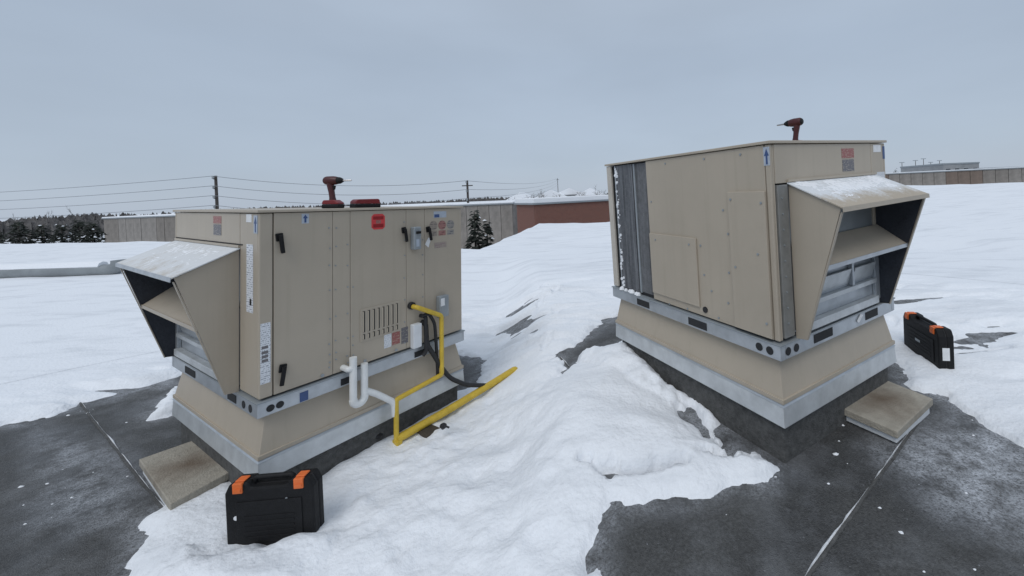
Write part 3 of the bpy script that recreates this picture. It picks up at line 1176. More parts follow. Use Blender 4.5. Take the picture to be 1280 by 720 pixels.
        MB().box(-.0017, -.0004, .60, .740, 1.075, 1.148).build('hazard_label', M['ptxgrey'], root)
        # back side, unseen from the front
        bck('side_panel', .038, L - .03)
    else:
        # ---- plain side and the open coil end
        bck('side_panel', .038, 1.146)
        bck('corner_post', 1.682, L, z0, z1, m='palepost')
        bck('access_panel', .614, 1.138, .165, .648, W + .014, .013)
        bck('access_panel', .036, .305, .115, .966, W + .018, .0175)
        MB().box(1.150, 1.655, W - .16, W - .062, .112, z1 - .004).build('coil_backing', M['dark'], root)
        co_ = MB()
        n = 46
        for i in range(n):
            x = 1.152 + i * (.46 / n)
            co_.box(x, x + .0055, W - .058, W - .020, .125, z1 - .01)
        tag(co_.build('coil_fins', M['coil'], root), kind='stuff')
        MB().box(1.150, 1.612, W - .0705, W - .0595, .115, z1 - .006).build('coil_face', M['coil'], root)
        MB().box(1.325, 1.345, W - .030, W - .012, .115, z1 - .008).box(1.150, 1.158, W - .03, W - .010, .115, z1 - .006).build('coil_bracket', M['grey'], root, .002)
        MB().box(1.618, 1.632, W - .03, W - .008, .115, z1 - .006).build('coil_edge', M['galv'], root, .003)
        MB().box(1.36, 1.617, W - .0195, W - .0115, .115, z1 - .006).build('coil_guard', M['coil_dark'], root)
        fr = MB()
        rr = random.Random(3)
        for i in range(46):          # frost caught along the coil edge
            z = rr.uniform(.12, z1 - .03)
            s = rr.uniform(.006, .016)
            disc(fr, (1.600 + rr.uniform(-.012, .02), W - .012, z), s, (rr.uniform(-.3, .3), 1, rr.uniform(-.3, .3)), s * .6, 6)
        for i in range(16):
            x = 1.35 + rr.random() * .28
            s = rr.uniform(.012, .03)
            fr.lathe([(0, s), (s * .7, s * .75), (s * 1.1, .002)], (x, W + rr.uniform(-.02, .012), RL_ - .004), (0, 0, 1), 7)
        tag(fr.build('frost', M['snowcap'], root), kind='stuff')
        sc = MB()
        for x, z in ((.58, .60), (.56, .40), (.50, .30), (.36, .85), (.34, .45), (.33, .70), (.36, .25), (.06, .90), (.28, .92), (.065, .2), (.1, .60),
                     (.75, .12), (.95, .11), (.45, .13), (.68, .60), (1.06, .60), (.27, .5), (.9, 1.19), (.5, 1.19), (.2, 1.19), (1.10, .9)):
            on = (.614 < x < 1.138 and .165 < z < .648)
            on2 = (.036 < x < .305 and .115 < z < .966)
            disc(sc, (x, W + (.0135 if on else .0175 if on2 else -.0005), z), .0075, (0, 1, 0), .005, 8)
        tag(sc.build('screws', M['grey'], root), kind='stuff')
        mb = MB()
        disc(mb, (.569, W - .001, .156), .021, (0, 1, 0), .008)
        mb.build('drain_plug', M['rubber'], root)
        MB().box(-.0, .040, W + .0003, W + .0016, 1.110, 1.215).build('arrow_label', M['bluew'], root)
        MB().prism([(.014, W + .0018, 1.117), (.026, W + .0018, 1.117), (.026, W + .0018, 1.165), (.036, W + .0018, 1.165), (.020, W + .0018, 1.205), (.004, W + .0018, 1.165), (.014, W + .0018, 1.165)], (0, .0008, 0)).build('arrow_print', M['blue'], root)
        for x0, x1 in ((1.20, 1.37), (.555, .735)):  # dark plates and discs on the rail paint in the shade of openings
            MB().box(x0, x1, W + .0125, W + .0145, .014, .066).build('fork_slot', M['dark'], root)
        for x in (.060, .132):
            mb = MB()
            disc(mb, (x, W + .0125, .042), .024, (0, 1, 0), .002)
            mb.build('rail_hole', M['dark'], root)
        for y in (1.175, 1.252):
            mb = MB()
            disc(mb, (-.0125, y, .044), .024, (-1, 0, 0), .002)
            mb.build('rail_hole', M['dark'], root)
        for y0, y1 in ((.80, 1.0), (.235, .40)):
            MB().box(-.0145, -.0125, y0, y1, .022, .074).build('fork_slot', M['dark'], root)
        tg = MB().prism([(-.016, .44, .07), (-.018, .50, .03), (-.018, .52, .045), (-.016, .47, .082)], (-.003, 0, 0))
        tg.build('paper_tag', M['paper'], root)
        MB().box(-.008, .0195, W - .135, W - .042, z0 + .01, .995).build('mounting_flange', M['flange'], root, .003)
        sc = MB()
        for i in range(9):
            disc(sc, (-.0085, W - .075, .2 + i * .09), .0055, (-1, 0, 0), .004, 6)
        tag(sc.build('screws', M['grey'], root), kind='stuff')
        MB().box(-.0017, -.0004, .425, .575, 1.132, 1.195).build('hazard_label', M['ptxred'], root)
        MB().box(-.0017, -.0004, .430, .572, 1.045, 1.122).build('hazard_label', M['ptxgrey'], root)
        MB().box(-.0017, -.0004, .06, .165, 1.165, 1.215).build('paper_label', M['paper'], root)
        MB().box(-.0017, -.0004, .005, .035, 1.115, 1.205).build('arrow_label', M['blue'], root)
        MB().box(-.0017, -.0004, .02, .17, .945, 1.022).build('data_label', M['ptx'], root)

    # ---- the intake hood
    tA, tB, bA, bB = (0, .995), (-.292, .862), (-.065, .100), (-.001, .090)
    hood = MB()
    sideA = [(tA[0] - .001, hy0, tA[1]), (tB[0], hy0, tB[1]), (bA[0], hy0, bA[1]), (bB[0], hy0, bB[1])]
    hood.prism(sideA, (0, .008, 0))
    ho = hood.build('hood_side', M['tan'], root, .002)
    sideB = [(p[0], hy1, p[2]) for p in sideA]
    MB().prism(sideB, (0, -.008, 0)).build('hood_side', M['tan'], root, .002)
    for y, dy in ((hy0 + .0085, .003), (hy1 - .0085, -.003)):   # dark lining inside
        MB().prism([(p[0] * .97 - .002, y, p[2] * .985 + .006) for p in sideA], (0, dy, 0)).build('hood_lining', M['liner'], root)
    tp = MB()
    ex = .012
    tp.prism([(-.001, hy0 - ex, tA[1] + .012), (tB[0] - .016, hy0 - ex, tB[1] + .005), (tB[0] - .016, hy0 - ex, tB[1] - .004), (-.001, hy0 - ex, tA[1] + .003)], (0, hy1 - hy0 + 2 * ex, 0))
    tp.build('hood_top', M['hoodA' if left else 'hoodB'], root, .002)
    lipm = MB()
    lipm.prism([(tB[0] - .018, hy0 - ex, tB[1] + .006), (tB[0] - .020, hy0 - ex, tB[1] - .020), (tB[0] - .0165, hy0 - ex, tB[1] - .020), (tB[0] - .0145, hy0 - ex, tB[1] + .006)], (0, hy1 - hy0 + 2 * ex, 0))
    lipm.build('hood_lip', M['galv'] if left else M['tan'], root)
    fl = MB().box(-.012, -.0005, hy0 - .012, hy1 + .012, tA[1] + .013, tA[1] + .028)
    fl.build('hood_flange', M['tan'], root)
    if left:
        MB().box(-.003, -.0004, hy0 - .05, hy1 + .02, tA[1] + .029, tA[1] + .036).build('sealant', M['dark'], root)
    # edge returns of the side panels along the slanted mouth
    for y0, y1 in ((hy0 - .0005, hy0 + .018), (hy1 - .018, hy1 + .0005)):
        MB().prism([(tB[0] - .004, y0, tB[1] - .022), (bA[0] - .004, y0, bA[1]), (bA[0] + .001, y0, bA[1]), (tB[0] + .001, y0, tB[1] - .022)], (0, y1 - y0, 0)).build('hood_edge', M['tan'], root)
    # baffle shelf
    MB().prism([(-.186, hy0 + .012, .535), (-.008, hy0 + .012, .655), (-.008, hy0 + .012, .645), (-.182, hy0 + .012, .523)], (0, hy1 - hy0 - .024, 0)).build('hood_baffle', M['tan'], root)
    MB().prism([(-.190, hy0 + .012, .540), (-.190, hy0 + .012, .515), (-.1865, hy0 + .012, .515), (-.1865, hy0 + .012, .540)], (0, hy1 - hy0 - .024, 0)).build('baffle_lip', M['galv'] if not left else M['tan'], root)
    # wall behind: dark opening above, galvanised damper frame below
    e0, e1 = hy0 + .012, hy1 - .012
    MB().box(.012, .0225, e0, e1, .62, .99).build('opening_back', M['duct'], root)
    MB().box(.014, .0225, e0, e1, .12, .618).build('damper_panel', M['galv'], root)
    MB().box(-.010, .013, e0, e0 + .06, .13, .62).build('damper_frame', M['galv'], root, .003)
    MB().box(-.010, .013, e1 - .05, e1, .13, .62).build('damper_frame', M['galv'], root, .003)
    MB().box(-.030, .013, e0 + .062, e1 - .052, .115, .165).build('damper_sill', M['galv_b'], root, .004)
    MB().box(-.020, .0135, e0 + .062, e1 - .052, .255, .285).build('filter_rail', M['galv_b'], root, .004)
    MB().box(-.014, .0135, e0 + .062, e1 - .052, .56, .585).build('filter_rail', M['galv'], root, .004)
    ym = e0 + .35 * (e1 - e0)
    MB().box(-.016, .0132, ym, ym + .028, .2865, .559).build('filter_rail', M['galv'], root, .004)
    bl = MB()
    for i in range(2):
        z = .30 + i * .13
        bl.prism([(.010, e0 + .065, z), (-.022, e0 + .065, z + .10), (-.019, e0 + .065, z + .104), (.0135, e0 + .065, z + .006)], (0, ym - e0 - .07, 0))
        bl.prism([(.010, ym + .03, z), (-.014, ym + .03, z + .10), (-.011, ym + .03, z + .104), (.0135, ym + .03, z + .006)], (0, e1 - .055 - ym - .03, 0))
    bl.build('damper_blades', M['galv_b'], root)
    # snow on the hood top
    rng = random.Random(11 if left else 12)
    n1, n2 = 46, 130
    sn = MB()
    hv = {}
    for i in range(n1 + 1):
        for j in range(n2 + 1):
            u, v = i / n1, j / n2
            x = -.004 + u * (tB[0] - .008)
            y = hy0 + v * (hy1 - hy0)
            z = tA[1] + .0125 + (tB[1] + .005 - tA[1] - .012) * u
            ed = min(u * 6 + .25, (1 - u) * (3.2 if not left else 7), v * 9, (1 - v) * 9, 1)
            nz = mnoise.noise(Vector((x * 14, y * 6, 3.3 if left else 8.1))) * .45 + mnoise.noise(Vector((x * 45, y * 34, 1))) * .4 + mnoise.noise(Vector((x * 90, y * 80, 2))) * .35
            h = (.005 * ed + .011 * nz - (.0085 if left else .0052 + .010 * max(0, u - .45)))
            hv[i, j] = h
            sn.v.append((x, y, z + max(h, -.0012)))
    for i in range(n1):
        for j in range(n2):
            if max(hv[i, j], hv[i + 1, j], hv[i, j + 1], hv[i + 1, j + 1]) > -.0005:
                a = i * (n2 + 1) + j
                sn.f.append((a, a + 1, a + n2 + 2, a + n2 + 1))
    so = sn.build('hood_snow', M['snowcap'], root)
    for p in so.data.polygons:
        p.use_smooth = True
    so['kind'] = 'stuff'
    return root


unit(ML, WL, LL, .29, 1.53, 'tan rooftop unit showing its latched service doors, red warning sticker and louvred vent', True)
unit(MR, WR, LR, .165, 1.155, 'tan rooftop unit showing its plain panelled side and open finned coil', False)


# ------------------------------------------------------------------ pipes and cables at the service side
def pipes():
    mw = ML @ UP
    r = empty('gas_pipe', mw)
    tag(r, 'yellow gas pipe dropping from the service door and running along the curb', 'gas pipe')
    ya = -.085
    P = round_path([(.985, -.035, .44), (.985, ya, .44), (1.215, ya, .315), (1.215, ya, -.185), (.800, ya - .012, -.215), (.800, ya - .012, -.520)], .02, 4)
    MB().tube(P, .0185, 12).build('pipe_run', M['yellow'], r, smooth=True)
    for p, ax in (((1.215, ya, .29), (0, 0, 1)), ((1.215, ya, -.165), (0, 0, 1)), ((.825, ya - .012, -.2135), (1, 0, .07)), ((.800, ya - .012, -.25), (0, 0, 1)), ((1.03, ya, .415), (.88, 0, -.47))):
        a = Vector(ax).normalized()
        MB().lathe([(-.024, .02), (-.024, .0265), (.024, .0265), (.024, .02)], p, a, 12).build('pipe_fitting', M['yellow'], r, smooth=True)
    MB().lathe([(-.035, .02), (-.035, .030), (.035, .030), (.035, .02)], (1.215, ya, .05), (0, 0, 1), 12).build('pipe_union', M['yellow'], r, smooth=True)
    # the header on the roof
    MB().tube(round_path([(.800, ya - .012, -.515), (1.25, ya - .03, -.497), (1.75, ya - .045, -.462), (2.06, ya - .058, -.435), (2.065, ya - .060, -.75)], .035, 5), .031, 12).build('header_pipe', M['yellow'], r, smooth=True)
    MB().lathe([(-.045, .031), (-.045, .040), (.045, .040), (.045, .031)], (.835, ya - .013, -.514), (1, -.03, .02), 12).build('pipe_fitting', M['yellow'], r, smooth=True)
    MB().lathe([(-.04, .031), (-.04, .039), (.04, .039), (.04, .031)], (1.10, ya - .024, -.503), (1, -.03, .02), 12).build('pipe_fitting', M['yellow'], r, smooth=True)
    for p, ax in (((2.00, ya - .056, -.440), (1, -.03, .09)), ((2.0645, ya - .060, -.490), (.01, 0, -1)), ((1.52, ya - .038, -.478), (1, -.03, .05))):
        MB().lathe([(-.035, .031), (-.035, .041), (.035, .041), (.035, .031)], p, ax, 12).build('pipe_fitting', M['yellow'], r, smooth=True)
    MB().box(.785, .83, ya - .045, ya + .02, -.60, -.52).build('pipe_foot', M['yellow'], r, .006)
    for i, x in enumerate((1.03, 1.70)):
        b = MB().box(x - .06, x + .06, ya - .16, ya + .07, -.63, -.532).build('pipe_support', M['wood'])
        b.matrix_world = mw
        bevel = b.modifiers.new('bevel', 'BEVEL')
        bevel.width = .006
        tag(b, ('dark timber block under the yellow pipe, nearer the drain trap', 'dark timber block under the yellow pipe, farther along near the black cable')[i], 'block', 'timber blocks under the yellow pipe')
    # drain trap
    d = empty('drain_trap', mw)
    tag(d, 'white plastic drain pipe with a U trap on the side of the tan unit', 'drain pipe')
    yb = -.075
    rr = .0235
    MB().tube(round_path([(.470, .0, .130), (.470, yb, .130), (.500, yb, .130)], .03, 4), .02, 12).build('stub_pipe', M['white'], d, smooth=True)
    MB().tube([(.500, yb, .205), (.500, yb, -.095)], rr, 14).build('riser_pipe', M['white'], d, smooth=True)
    MB().tube([(.500, yb, -.09)] + arc((.538, yb, -.095), .038, math.pi, 2 * math.pi, 10, (1, 0, 0), (0, 0, 1)) + [(.576, yb, -.09)], rr + .003, 14).build('trap_bend', M['white'], d, smooth=True)
    MB().tube([(.576, yb, -.09), (.576, yb, .135)], rr, 14).build('riser_pipe', M['white'], d, smooth=True)
    for p in ((.500, yb, .195), (.576, yb, .125)):
        MB().lathe([(-.022, rr), (-.022, rr + .006), (.018, rr + .006), (.022, rr)], p, (0, 0, 1), 14).build('pipe_cap', M['white'], d, smooth=True)
    for p in ((.500, yb, .13), (.576, yb, -.055)):
        MB().lathe([(-.035, rr), (-.035, rr + .005), (.035, rr + .005), (.035, rr)], p, (0, 0, 1), 14).build('pipe_tee', M['white'], d, smooth=True)
    MB().tube(round_path([(.576, yb, -.055), (.66, yb - .002, -.115), (.790, yb - .01, -.232), (.797, yb - .01, -.335)], .035, 6), rr - .001, 14).build('outlet_pipe', M['white'], d, smooth=True)
    MB().lathe([(-.05, rr), (-.05, rr + .006), (.03, rr + .006), (.03, rr)], (.7965, yb - .01, -.29), (.02, 0, -1), 14).build('pipe_elbow', M['white'], d, smooth=True)
    # black cables
    c = MB().tube(round_path([(1.09, .0, .285), (1.09, -.05, .27), (1.092, -.06, .10), (1.14, -.066, .02), (1.21, -.07, -.11), (1.30, -.08, -.25), (1.46, -.10, -.37), (1.72, -.12, -.475), (2.1, -.10, -.535), (2.6, -.05, -.57)], .06, 5), [.019] * 100, 10)
    n = len(c.v)
    o = c.build('power_cable', M['rubber'], smooth=True)
    o.matrix_world = mw
    tag(o, 'thick black cable sagging from the white box over the curb to the snow', 'cable', 'black cables on the service side')
    o = MB().tube(round_path([(1.05, -.052, .35), (1.10, -.07, .36), (1.165, -.06, .27), (1.185, -.052, .10), (1.19, -.06, -.11), (1.20, -.05, -.20)], .06, 5), [.013] * 100, 10).build('power_cable', M['rubber'], smooth=True)
    o.matrix_world = mw
    tag(o, 'thin black cable looping down just behind the yellow riser', 'cable', 'black cables on the service side')
    o = MB().tube(round_path([(1.075, -.0, .34), (1.085, -.055, .34), (1.085, -.06, .05), (1.06, -.05, .02)], .04, 5), .016, 10).build('power_cable', M['rubber'], smooth=True)
    o.matrix_world = mw
    tag(o, 'short stiff black cable bent beside the white junction box', 'cable', 'black cables on the service side')


_tube = MB.tube


def _tube_fit(self, pts, r, n=10, caps=True):
    if isinstance(r, list) and len(r) != len(pts):
        r = r[0]
    return _tube(self, pts, r, n, caps)


MB.tube = _tube_fit
pipes()


# ------------------------------------------------------------------ tools
def drill(mw, lab):
    r = empty('cordless_drill', mw)
    tag(r, lab, 'drill', 'cordless drills left on top of the units')
    # housing lies along +x, grip leans down to the battery
    MB().lathe([(-.060, .022), (-.056, .029), (-.045, .032), (.0, .033), (.024, .030), (.036, .026)], (0, 0, .205), (1, 0, 0), 16).build('motor_housing', M['redblk'], r, smooth=True)
    MB().lathe([(-.068, .018), (-.063, .024), (-.054, .027)], (0, 0, .205), (1, 0, 0), 14).build('rear_cap', M['black'], r, smooth=True)
    MB().lathe([(.036, .026), (.050, .025), (.060, .021), (.076, .012)], (0, 0, .205), (1, 0, 0), 14).build('chuck', M['black'], r, smooth=True)
    MB().lathe([(.074, .007), (.135, .006), (.140, .004)], (0, 0, .205), (1, 0, 0), 8).build('driver_bit', M['chrome'], r, smooth=True)
    MB().tube([(-.022, 0, .19), (-.020, 0, .165), (-.012, 0, .12), (-.006, 0, .08), (-.002, 0, .05)], [.026, .023, .020, .020, .025], 12).build('grip', M['redblk'], r, smooth=True)
    MB().prism([(.000, -.008, .168), (.018, -.008, .166), (.012, -.008, .138), (.004, -.008, .135)], (0, .016, 0)).build('trigger', M['black'], r, .003)
    MB().prism([(-.060, -.034, .048), (-.052, -.034, .060), (.030, -.034, .062), (.062, -.034, .040), (.062, -.034, .030), (-.064, -.034, .030)], (0, .068, 0)).build('battery_shoe', M['red'], r, .006)
    MB().box(-.066, .064, -.036, .036, .0, .0296).build('battery', M['black'], r, .008)
    return r


drill(ML @ UP @ Matrix.Translation((.505, .2, T)) @ Matrix.Rotation(R_(-62), 4, 'Z') , 'red and black cordless drill standing upright beside the flat red pack')
drill(MR @ UP @ Matrix.Translation((.50, .30, T)) @ Matrix.Rotation(R_(8), 4, 'Z'), 'dark red cordless drill half hidden behind the edge of the unit with the coil')

pk = empty('tool_pack', ML @ UP @ Matrix.Translation((.738, .2, T)))
tag(pk, 'flat red tool pack lying on the unit to the right of the drill', 'tool pack')
MB().box(-.098, .098, -.045, .045, .0, .030).build('pack_base', M['black'], pk, .006)
MB().prism([(-.096, -.043, .0305), (.096, -.043, .0305), (.092, -.043, .062), (.080, -.043, .070), (-.075, -.043, .066), (-.094, -.043, .050)], (0, .086, 0)).build('pack_lid', M['red'], pk, .006)


def tool_case(mw, lab, wide=.50, high=.335, deep=.125):
    """upright plastic power-tool case: two shells, handle recess, two latches on top"""
    r = empty('tool_case', mw)
    tag(r, lab, 'tool case', 'black power-tool cases standing on the roof')
    hw = wide / 2
    # outline seen from the front, with rounded corners and a dip for the handle
    pr = [(-hw + .02, 0), (hw - .02, 0), (hw, .03), (hw, high - .05), (hw - .02, high - .01), (hw - .03, high), (hw - .115, high), (hw - .135, high - .03),
          (-hw + .135, high - .03), (-hw + .115, high), (-hw + .03, high), (-hw + .02, high - .01), (-hw, high - .05), (-hw, .03)]
    MB().prism([(x, -deep / 2, z) for x, z in pr], (0, deep / 2 - .003, 0)).build('front_shell', M['black'], r, .010)
    MB().prism([(x, .003, z) for x, z in pr], (0, deep / 2 - .003, 0)).build('back_shell', M['black'], r, .010)
    MB().prism([(x * .985, -.003, z * .985 + .002) for x, z in pr], (0, .006, 0)).build('seam_gasket', M['rubber'], r)
    MB().tube(round_path([(-hw + .125, 0, high - .025), (-hw + .135, 0, high + .002), (hw - .135, 0, high + .002), (hw - .125, 0, high - .025)], .02, 4), .013, 10).build('handle', M['black'], r, smooth=True)
    for s in (-1, 1):
        x = s * (hw - .072)
        mb = MB()
        mb.box(x - .025, x + .025, -deep / 2 - .008, -deep / 2 + .012, high - .050, high + .005)
        mb.box(x - .025, x + .025, -deep / 2 + .0122, .012, high + .0005, high + .009)
        lt = mb.build('latch', M['orange'], r, .004)
        MB().box(x - .02, x + .02, -deep / 2 - .011, -deep / 2 - .0085, high - .04, high - .022).build('latch_grip', M['orange'], lt, .002)
    # moulded panel on the face, feet and hinge
    MB().box(-hw + .06, hw - .06, -deep / 2 - .005, -deep / 2 - .0003, .06, high - .10).build('face_panel', M['black'], r, .006)
    for i in range(5):
        z = .085 + i * .028
        MB().box(-hw + .10, hw - .10, -deep / 2 - .008, -deep / 2 - .0053, z, z + .010).build('moulded_rib', M['black'], r, .002)
    for s in (-1, 1):
        MB().box(s * (hw - .06) - .03, s * (hw - .06) + .03, -deep / 2 + .01, deep / 2 - .01, -.012, .0).build('foot', M['rubber'], r, .004)
    return r, hw, deep, high


def on_roof(x, y, yaw, dz=0.0):
    return Matrix.Translation((x, y, zg(x, y) + dz)) @ Matrix.Rotation(yaw, 4, 'Z')


t1, hw, dp, hi = tool_case(on_roof(-1.90, 2.20, R_(4), .01), 'black tool case with two orange latches standing under the near corner of the curb', .46, .385, .09)
mb = MB()
disc(mb, (-hw + .055, -dp / 2 - .0003, .20), .012, (0, -1, 0), .002, 12)
mb.build('round_sticker', M['paper'], t1)
mb = MB()
disc(mb, (.09, -dp / 2 - .0003, .285), .006, (0, -1, 0), .002, 10)
mb.build('case_mark', M['grey'], t1)
t2, hw, dp, hi = tool_case(on_roof(2.70, 3.36, R_(259), .02), 'black tool case with two orange latches standing alone in the snow beyond the concrete slab', .51, .34, .11)
MB().box(hw + .0003, hw + .002, -.03, .02, .10, .20).build('white_sticker', M['paper'], t2)
MB().box(-.05, .02, -dp / 2 - .0095, -dp / 2 - .0082, .15, .17).build('case_mark', M['grey'], t2)


# ------------------------------------------------------------------ concrete slabs by the hoods
def slab_pad(pts, lab, thick=.05, foam=True):
    P = [Vector(p) for p in pts]
    c = sum(P, Vector()) / 4
    r = empty('splash_slab', Matrix.Translation((c.x, c.y, zg(c.x, c.y))))
    tag(r, lab, 'concrete slab', 'concrete slabs on the roof in front of the hoods')
    top = c.z - zg(c.x, c.y)
    rel = [Vector((p.x - c.x, p.y - c.y, p.z - zg(c.x, c.y))) for p in P]
    mb = MB().prism([(p.x, p.y, p.z - thick) for p in rel], (0, 0, thick))
    mb.build('slab', M['slab'], r, .005)
    MB().prism([(p.x * .93, p.y * .93, .0) for p in rel], (0, 0, top - thick - .001)).build('foam_base', M['foam'], r, .006)
    return r


slab_pad([(-3.40, 2.82, .125), (-3.22, 3.07, .115), (-2.60, 2.70, .106), (-2.70, 2.385, .116)], 'stained concrete slab half under the curb, behind the black case with snow beside it')
slab_pad([(1.500, 2.692, .393), (2.016, 3.028, .413), (2.175, 2.673, .410), (1.702, 2.362, .391)], 'stained concrete slab on white foam, lying on bare roof under the right-hand hood', .045)

# bits of dark debris in the snow
for i, (x, y, s, lab) in enumerate(((-1.80, 3.02, .035, 'small dark lump in the snow between curb and yellow pipe foot'), (-1.30, 3.02, .028, 'small dark scrap in the snow, right of the yellow pipe'))):
    mb = MB()
    z = zg(x, y) + .125 + .07 * i
    mb.lathe([(-.02, .3 * s), (0, s), (.5 * s, .9 * s), (.9 * s, .3 * s)], (x, y, z), (.2, .1, 1), 8)
    mb.tube([(x, y, z), (x + .03, y - .03, z + .02), (x + .06, y - .035, z + .01)], .007, 6)
    tag(mb.build('debris', M['rubber'], smooth=True), lab, 'debris', 'dark scraps in the snow')

# the grey pipe lying on the far roof at left
gp = empty('roof_duct', Matrix.Translation((-15.0, 11.1, zg(-15, 11.1) + .05)))
tag(gp, 'grey round duct lying on the snow with an upturned end, far left', 'duct')
MB().tube([(-9.0, .55, .12), (-3.5, .20, .13), (1.15, -.02, .13)], .15, 16).build('duct_run', M['duct'], gp, smooth=True)
MB().tube(arc((1.15, -.02, .36), .23, -math.pi / 2, 0.15, 8, (1, 0, 0), (0, 0, 1)), .165, 16).build('duct_elbow', M['duct'], gp, smooth=True)
MB().lathe([(0, .165), (0, .19), (.05, .19), (.05, .165)], (1.12, -.02, .13), (1, 0, 0), 16).build('duct_flange', M['galv'], gp, smooth=True)
MB().lathe([(0, .165), (0, .19), (.05, .19), (.05, .10)], (1.38, -.02, .38), (0, 0, 1), 16).build('duct_flange', M['galv_b'], gp, smooth=True)
mb = MB()
for i in range(40):
    x = -9 + i * .25
    y = .55 + (x + 9) / 10.15 * -.57
mb.tube([(-9 + i * .33, .55 - .57 * (i * .33) / 10.15, .245 + .012 * mnoise.noise(Vector((i * .7, 0, 0)))) for i in range(31)], .125, 8)
so = mb.build('duct_snow', M['snowcap'], gp, smooth=True)
so['kind'] = 'stuff'


# ------------------------------------------------------------------ the distance
def at(px, y):
    """east-west position that stands in compass direction px at distance y (north)"""
    d = Vector(((px - CX) / F_PX, 1, -(250 - CY) / F_PX))
    dw = CW.transposed() @ d
    return dw.x / dw.y * y


GZ = -6.0


def bare_tree(x, y, h, spread, seed, name='bare_tree', lab=None, group=None, n=26):
    rng = random.Random(seed)
    r = empty(name, Matrix.Translation((x, y, GZ)))
    tk = MB()
    tk.tube([(0, 0, 0), (rng.uniform(-.1, .1), 0, h * .35), (rng.uniform(-.2, .2), 0, h * .7)], [.16 + h * .008, .11 + h * .006, .05], 6)
    tk.build('trunk', M['bark'], r)
    cr = MB()

    def twig(p, d, ln, w_, lev):
        q = p + d * ln
        s = d.cross(Vector((rng.uniform(-1, 1), rng.uniform(-1, 1), .2))).normalized() * w_
        s2 = d.cross(s).normalized() * w_
        cr.add([p - s, p + s, p + s2, q], [(0, 1, 3), (1, 2, 3), (2, 0, 3)])
        if lev:
            for _ in range(4):
                nd = (d + Vector((rng.uniform(-.8, .8), rng.uniform(-.8, .8), rng.uniform(-.1, .6)))).normalized()
                twig(p + d * ln * rng.uniform(.3, .95), nd, ln * rng.uniform(.45, .7), w_ * .62, lev - 1)
    for _ in range(n):
        z = h * rng.uniform(.25, .72)
        a = rng.uniform(0, 6.28)
        d = Vector((math.cos(a) * .8, math.sin(a) * .8, rng.uniform(.4, 1.3))).normalized()
        twig(Vector((0, 0, z)), d, spread * rng.uniform(.35, .7), .05, 2)
    cr.build('crown', M['twig'], r)
    if lab:
        tag(r, lab, 'tree', group)
    return r


def fir(x, y, h, rad, seed, lab=None, group=None, n=900):
    rng = random.Random(seed)
    r = empty('fir_tree', Matrix.Translation((x, y, GZ)))
    MB().tube([(0, 0, 0), (0, 0, h * .96)], [.13, .02], 6).build('trunk', M['bark'], r)
    cr, sn = MB(), MB()
    for i in range(n):
        t = rng.random() ** .75
        z = h * (.08 + .9 * (1 - t) ** 1.0)
        a = rng.uniform(0, 6.28)
        lim = rad * (1 - z / h) ** .8 * (1 + .28 * math.sin(a * 3 + seed) + .2 * math.sin(z * 4 + a))
        rr = lim * rng.uniform(.35, 1.05) + .03
        p = Vector((rr * math.cos(a), rr * math.sin(a), z))
        out = Vector((math.cos(a), math.sin(a), -.35 + rng.uniform(-.25, .35))).normalized()
        sd2 = out.cross(Vector((0, 0, 1))).normalized()
        ln, wd = rng.uniform(.25, .55) * (0.4 + lim / rad), rng.uniform(.08, .18)
        q = p + out * ln
        dn = Vector((0, 0, -.1 * ln))
        (cr).add([p - sd2 * wd, p + sd2 * wd, q + dn, (p + q) / 2 + Vector((0, 0, .05))], [(0, 1, 3), (1, 2, 3), (2, 0, 3)])
        if rng.random() < .02:
            m = (p + q) / 2 + Vector((0, 0, .08))
            sn.add([m - sd2 * wd * .8, m + sd2 * wd * .8, m + out * ln * .5, m + Vector((0, 0, .05))], [(0, 1, 3), (1, 2, 3), (2, 0, 3)])
    cr.build('crown', M['needle'], r)
    sn.build('snow_on_branches', M['snowcap'], r)['kind'] = 'stuff'
    if lab:
        tag(r, lab, 'tree', group)
    return r


# evergreens past the left roof edge
fl = [(-40, 7.4, 'front'), (-8, 7.0, ''), (22, 7.6, ''), (50, 7.2, ''), (76, 7.3, ''), (97, 7.5, ''), (113, 7.35, '')]
for i, (px, h, _) in enumerate(fl):
    y = 31 + (i % 2) * 2.0
    fir(at(px, y), y, h, 2.1, 20 + i, ('dark evergreen in the row past the left roof edge, ' + ('at its left end', 'first from the left', 'second from the left', 'third from the left', 'fourth from the left', 'second from its right end', 'rightmost, by the panelled building')[i]), 'row of evergreens past the left roof edge', 1500)
fir(at(592, 18), 18, 7.55, .75, 40, 'small dark fir with a pointed top right of the tan unit, beside the pole', 'firs beside the far pole', 800)
fir(at(607, 19), 19, 6.9, .7, 41, 'low dark fir right of the pointed fir, past the roof edge', 'firs beside the far pole', 700)


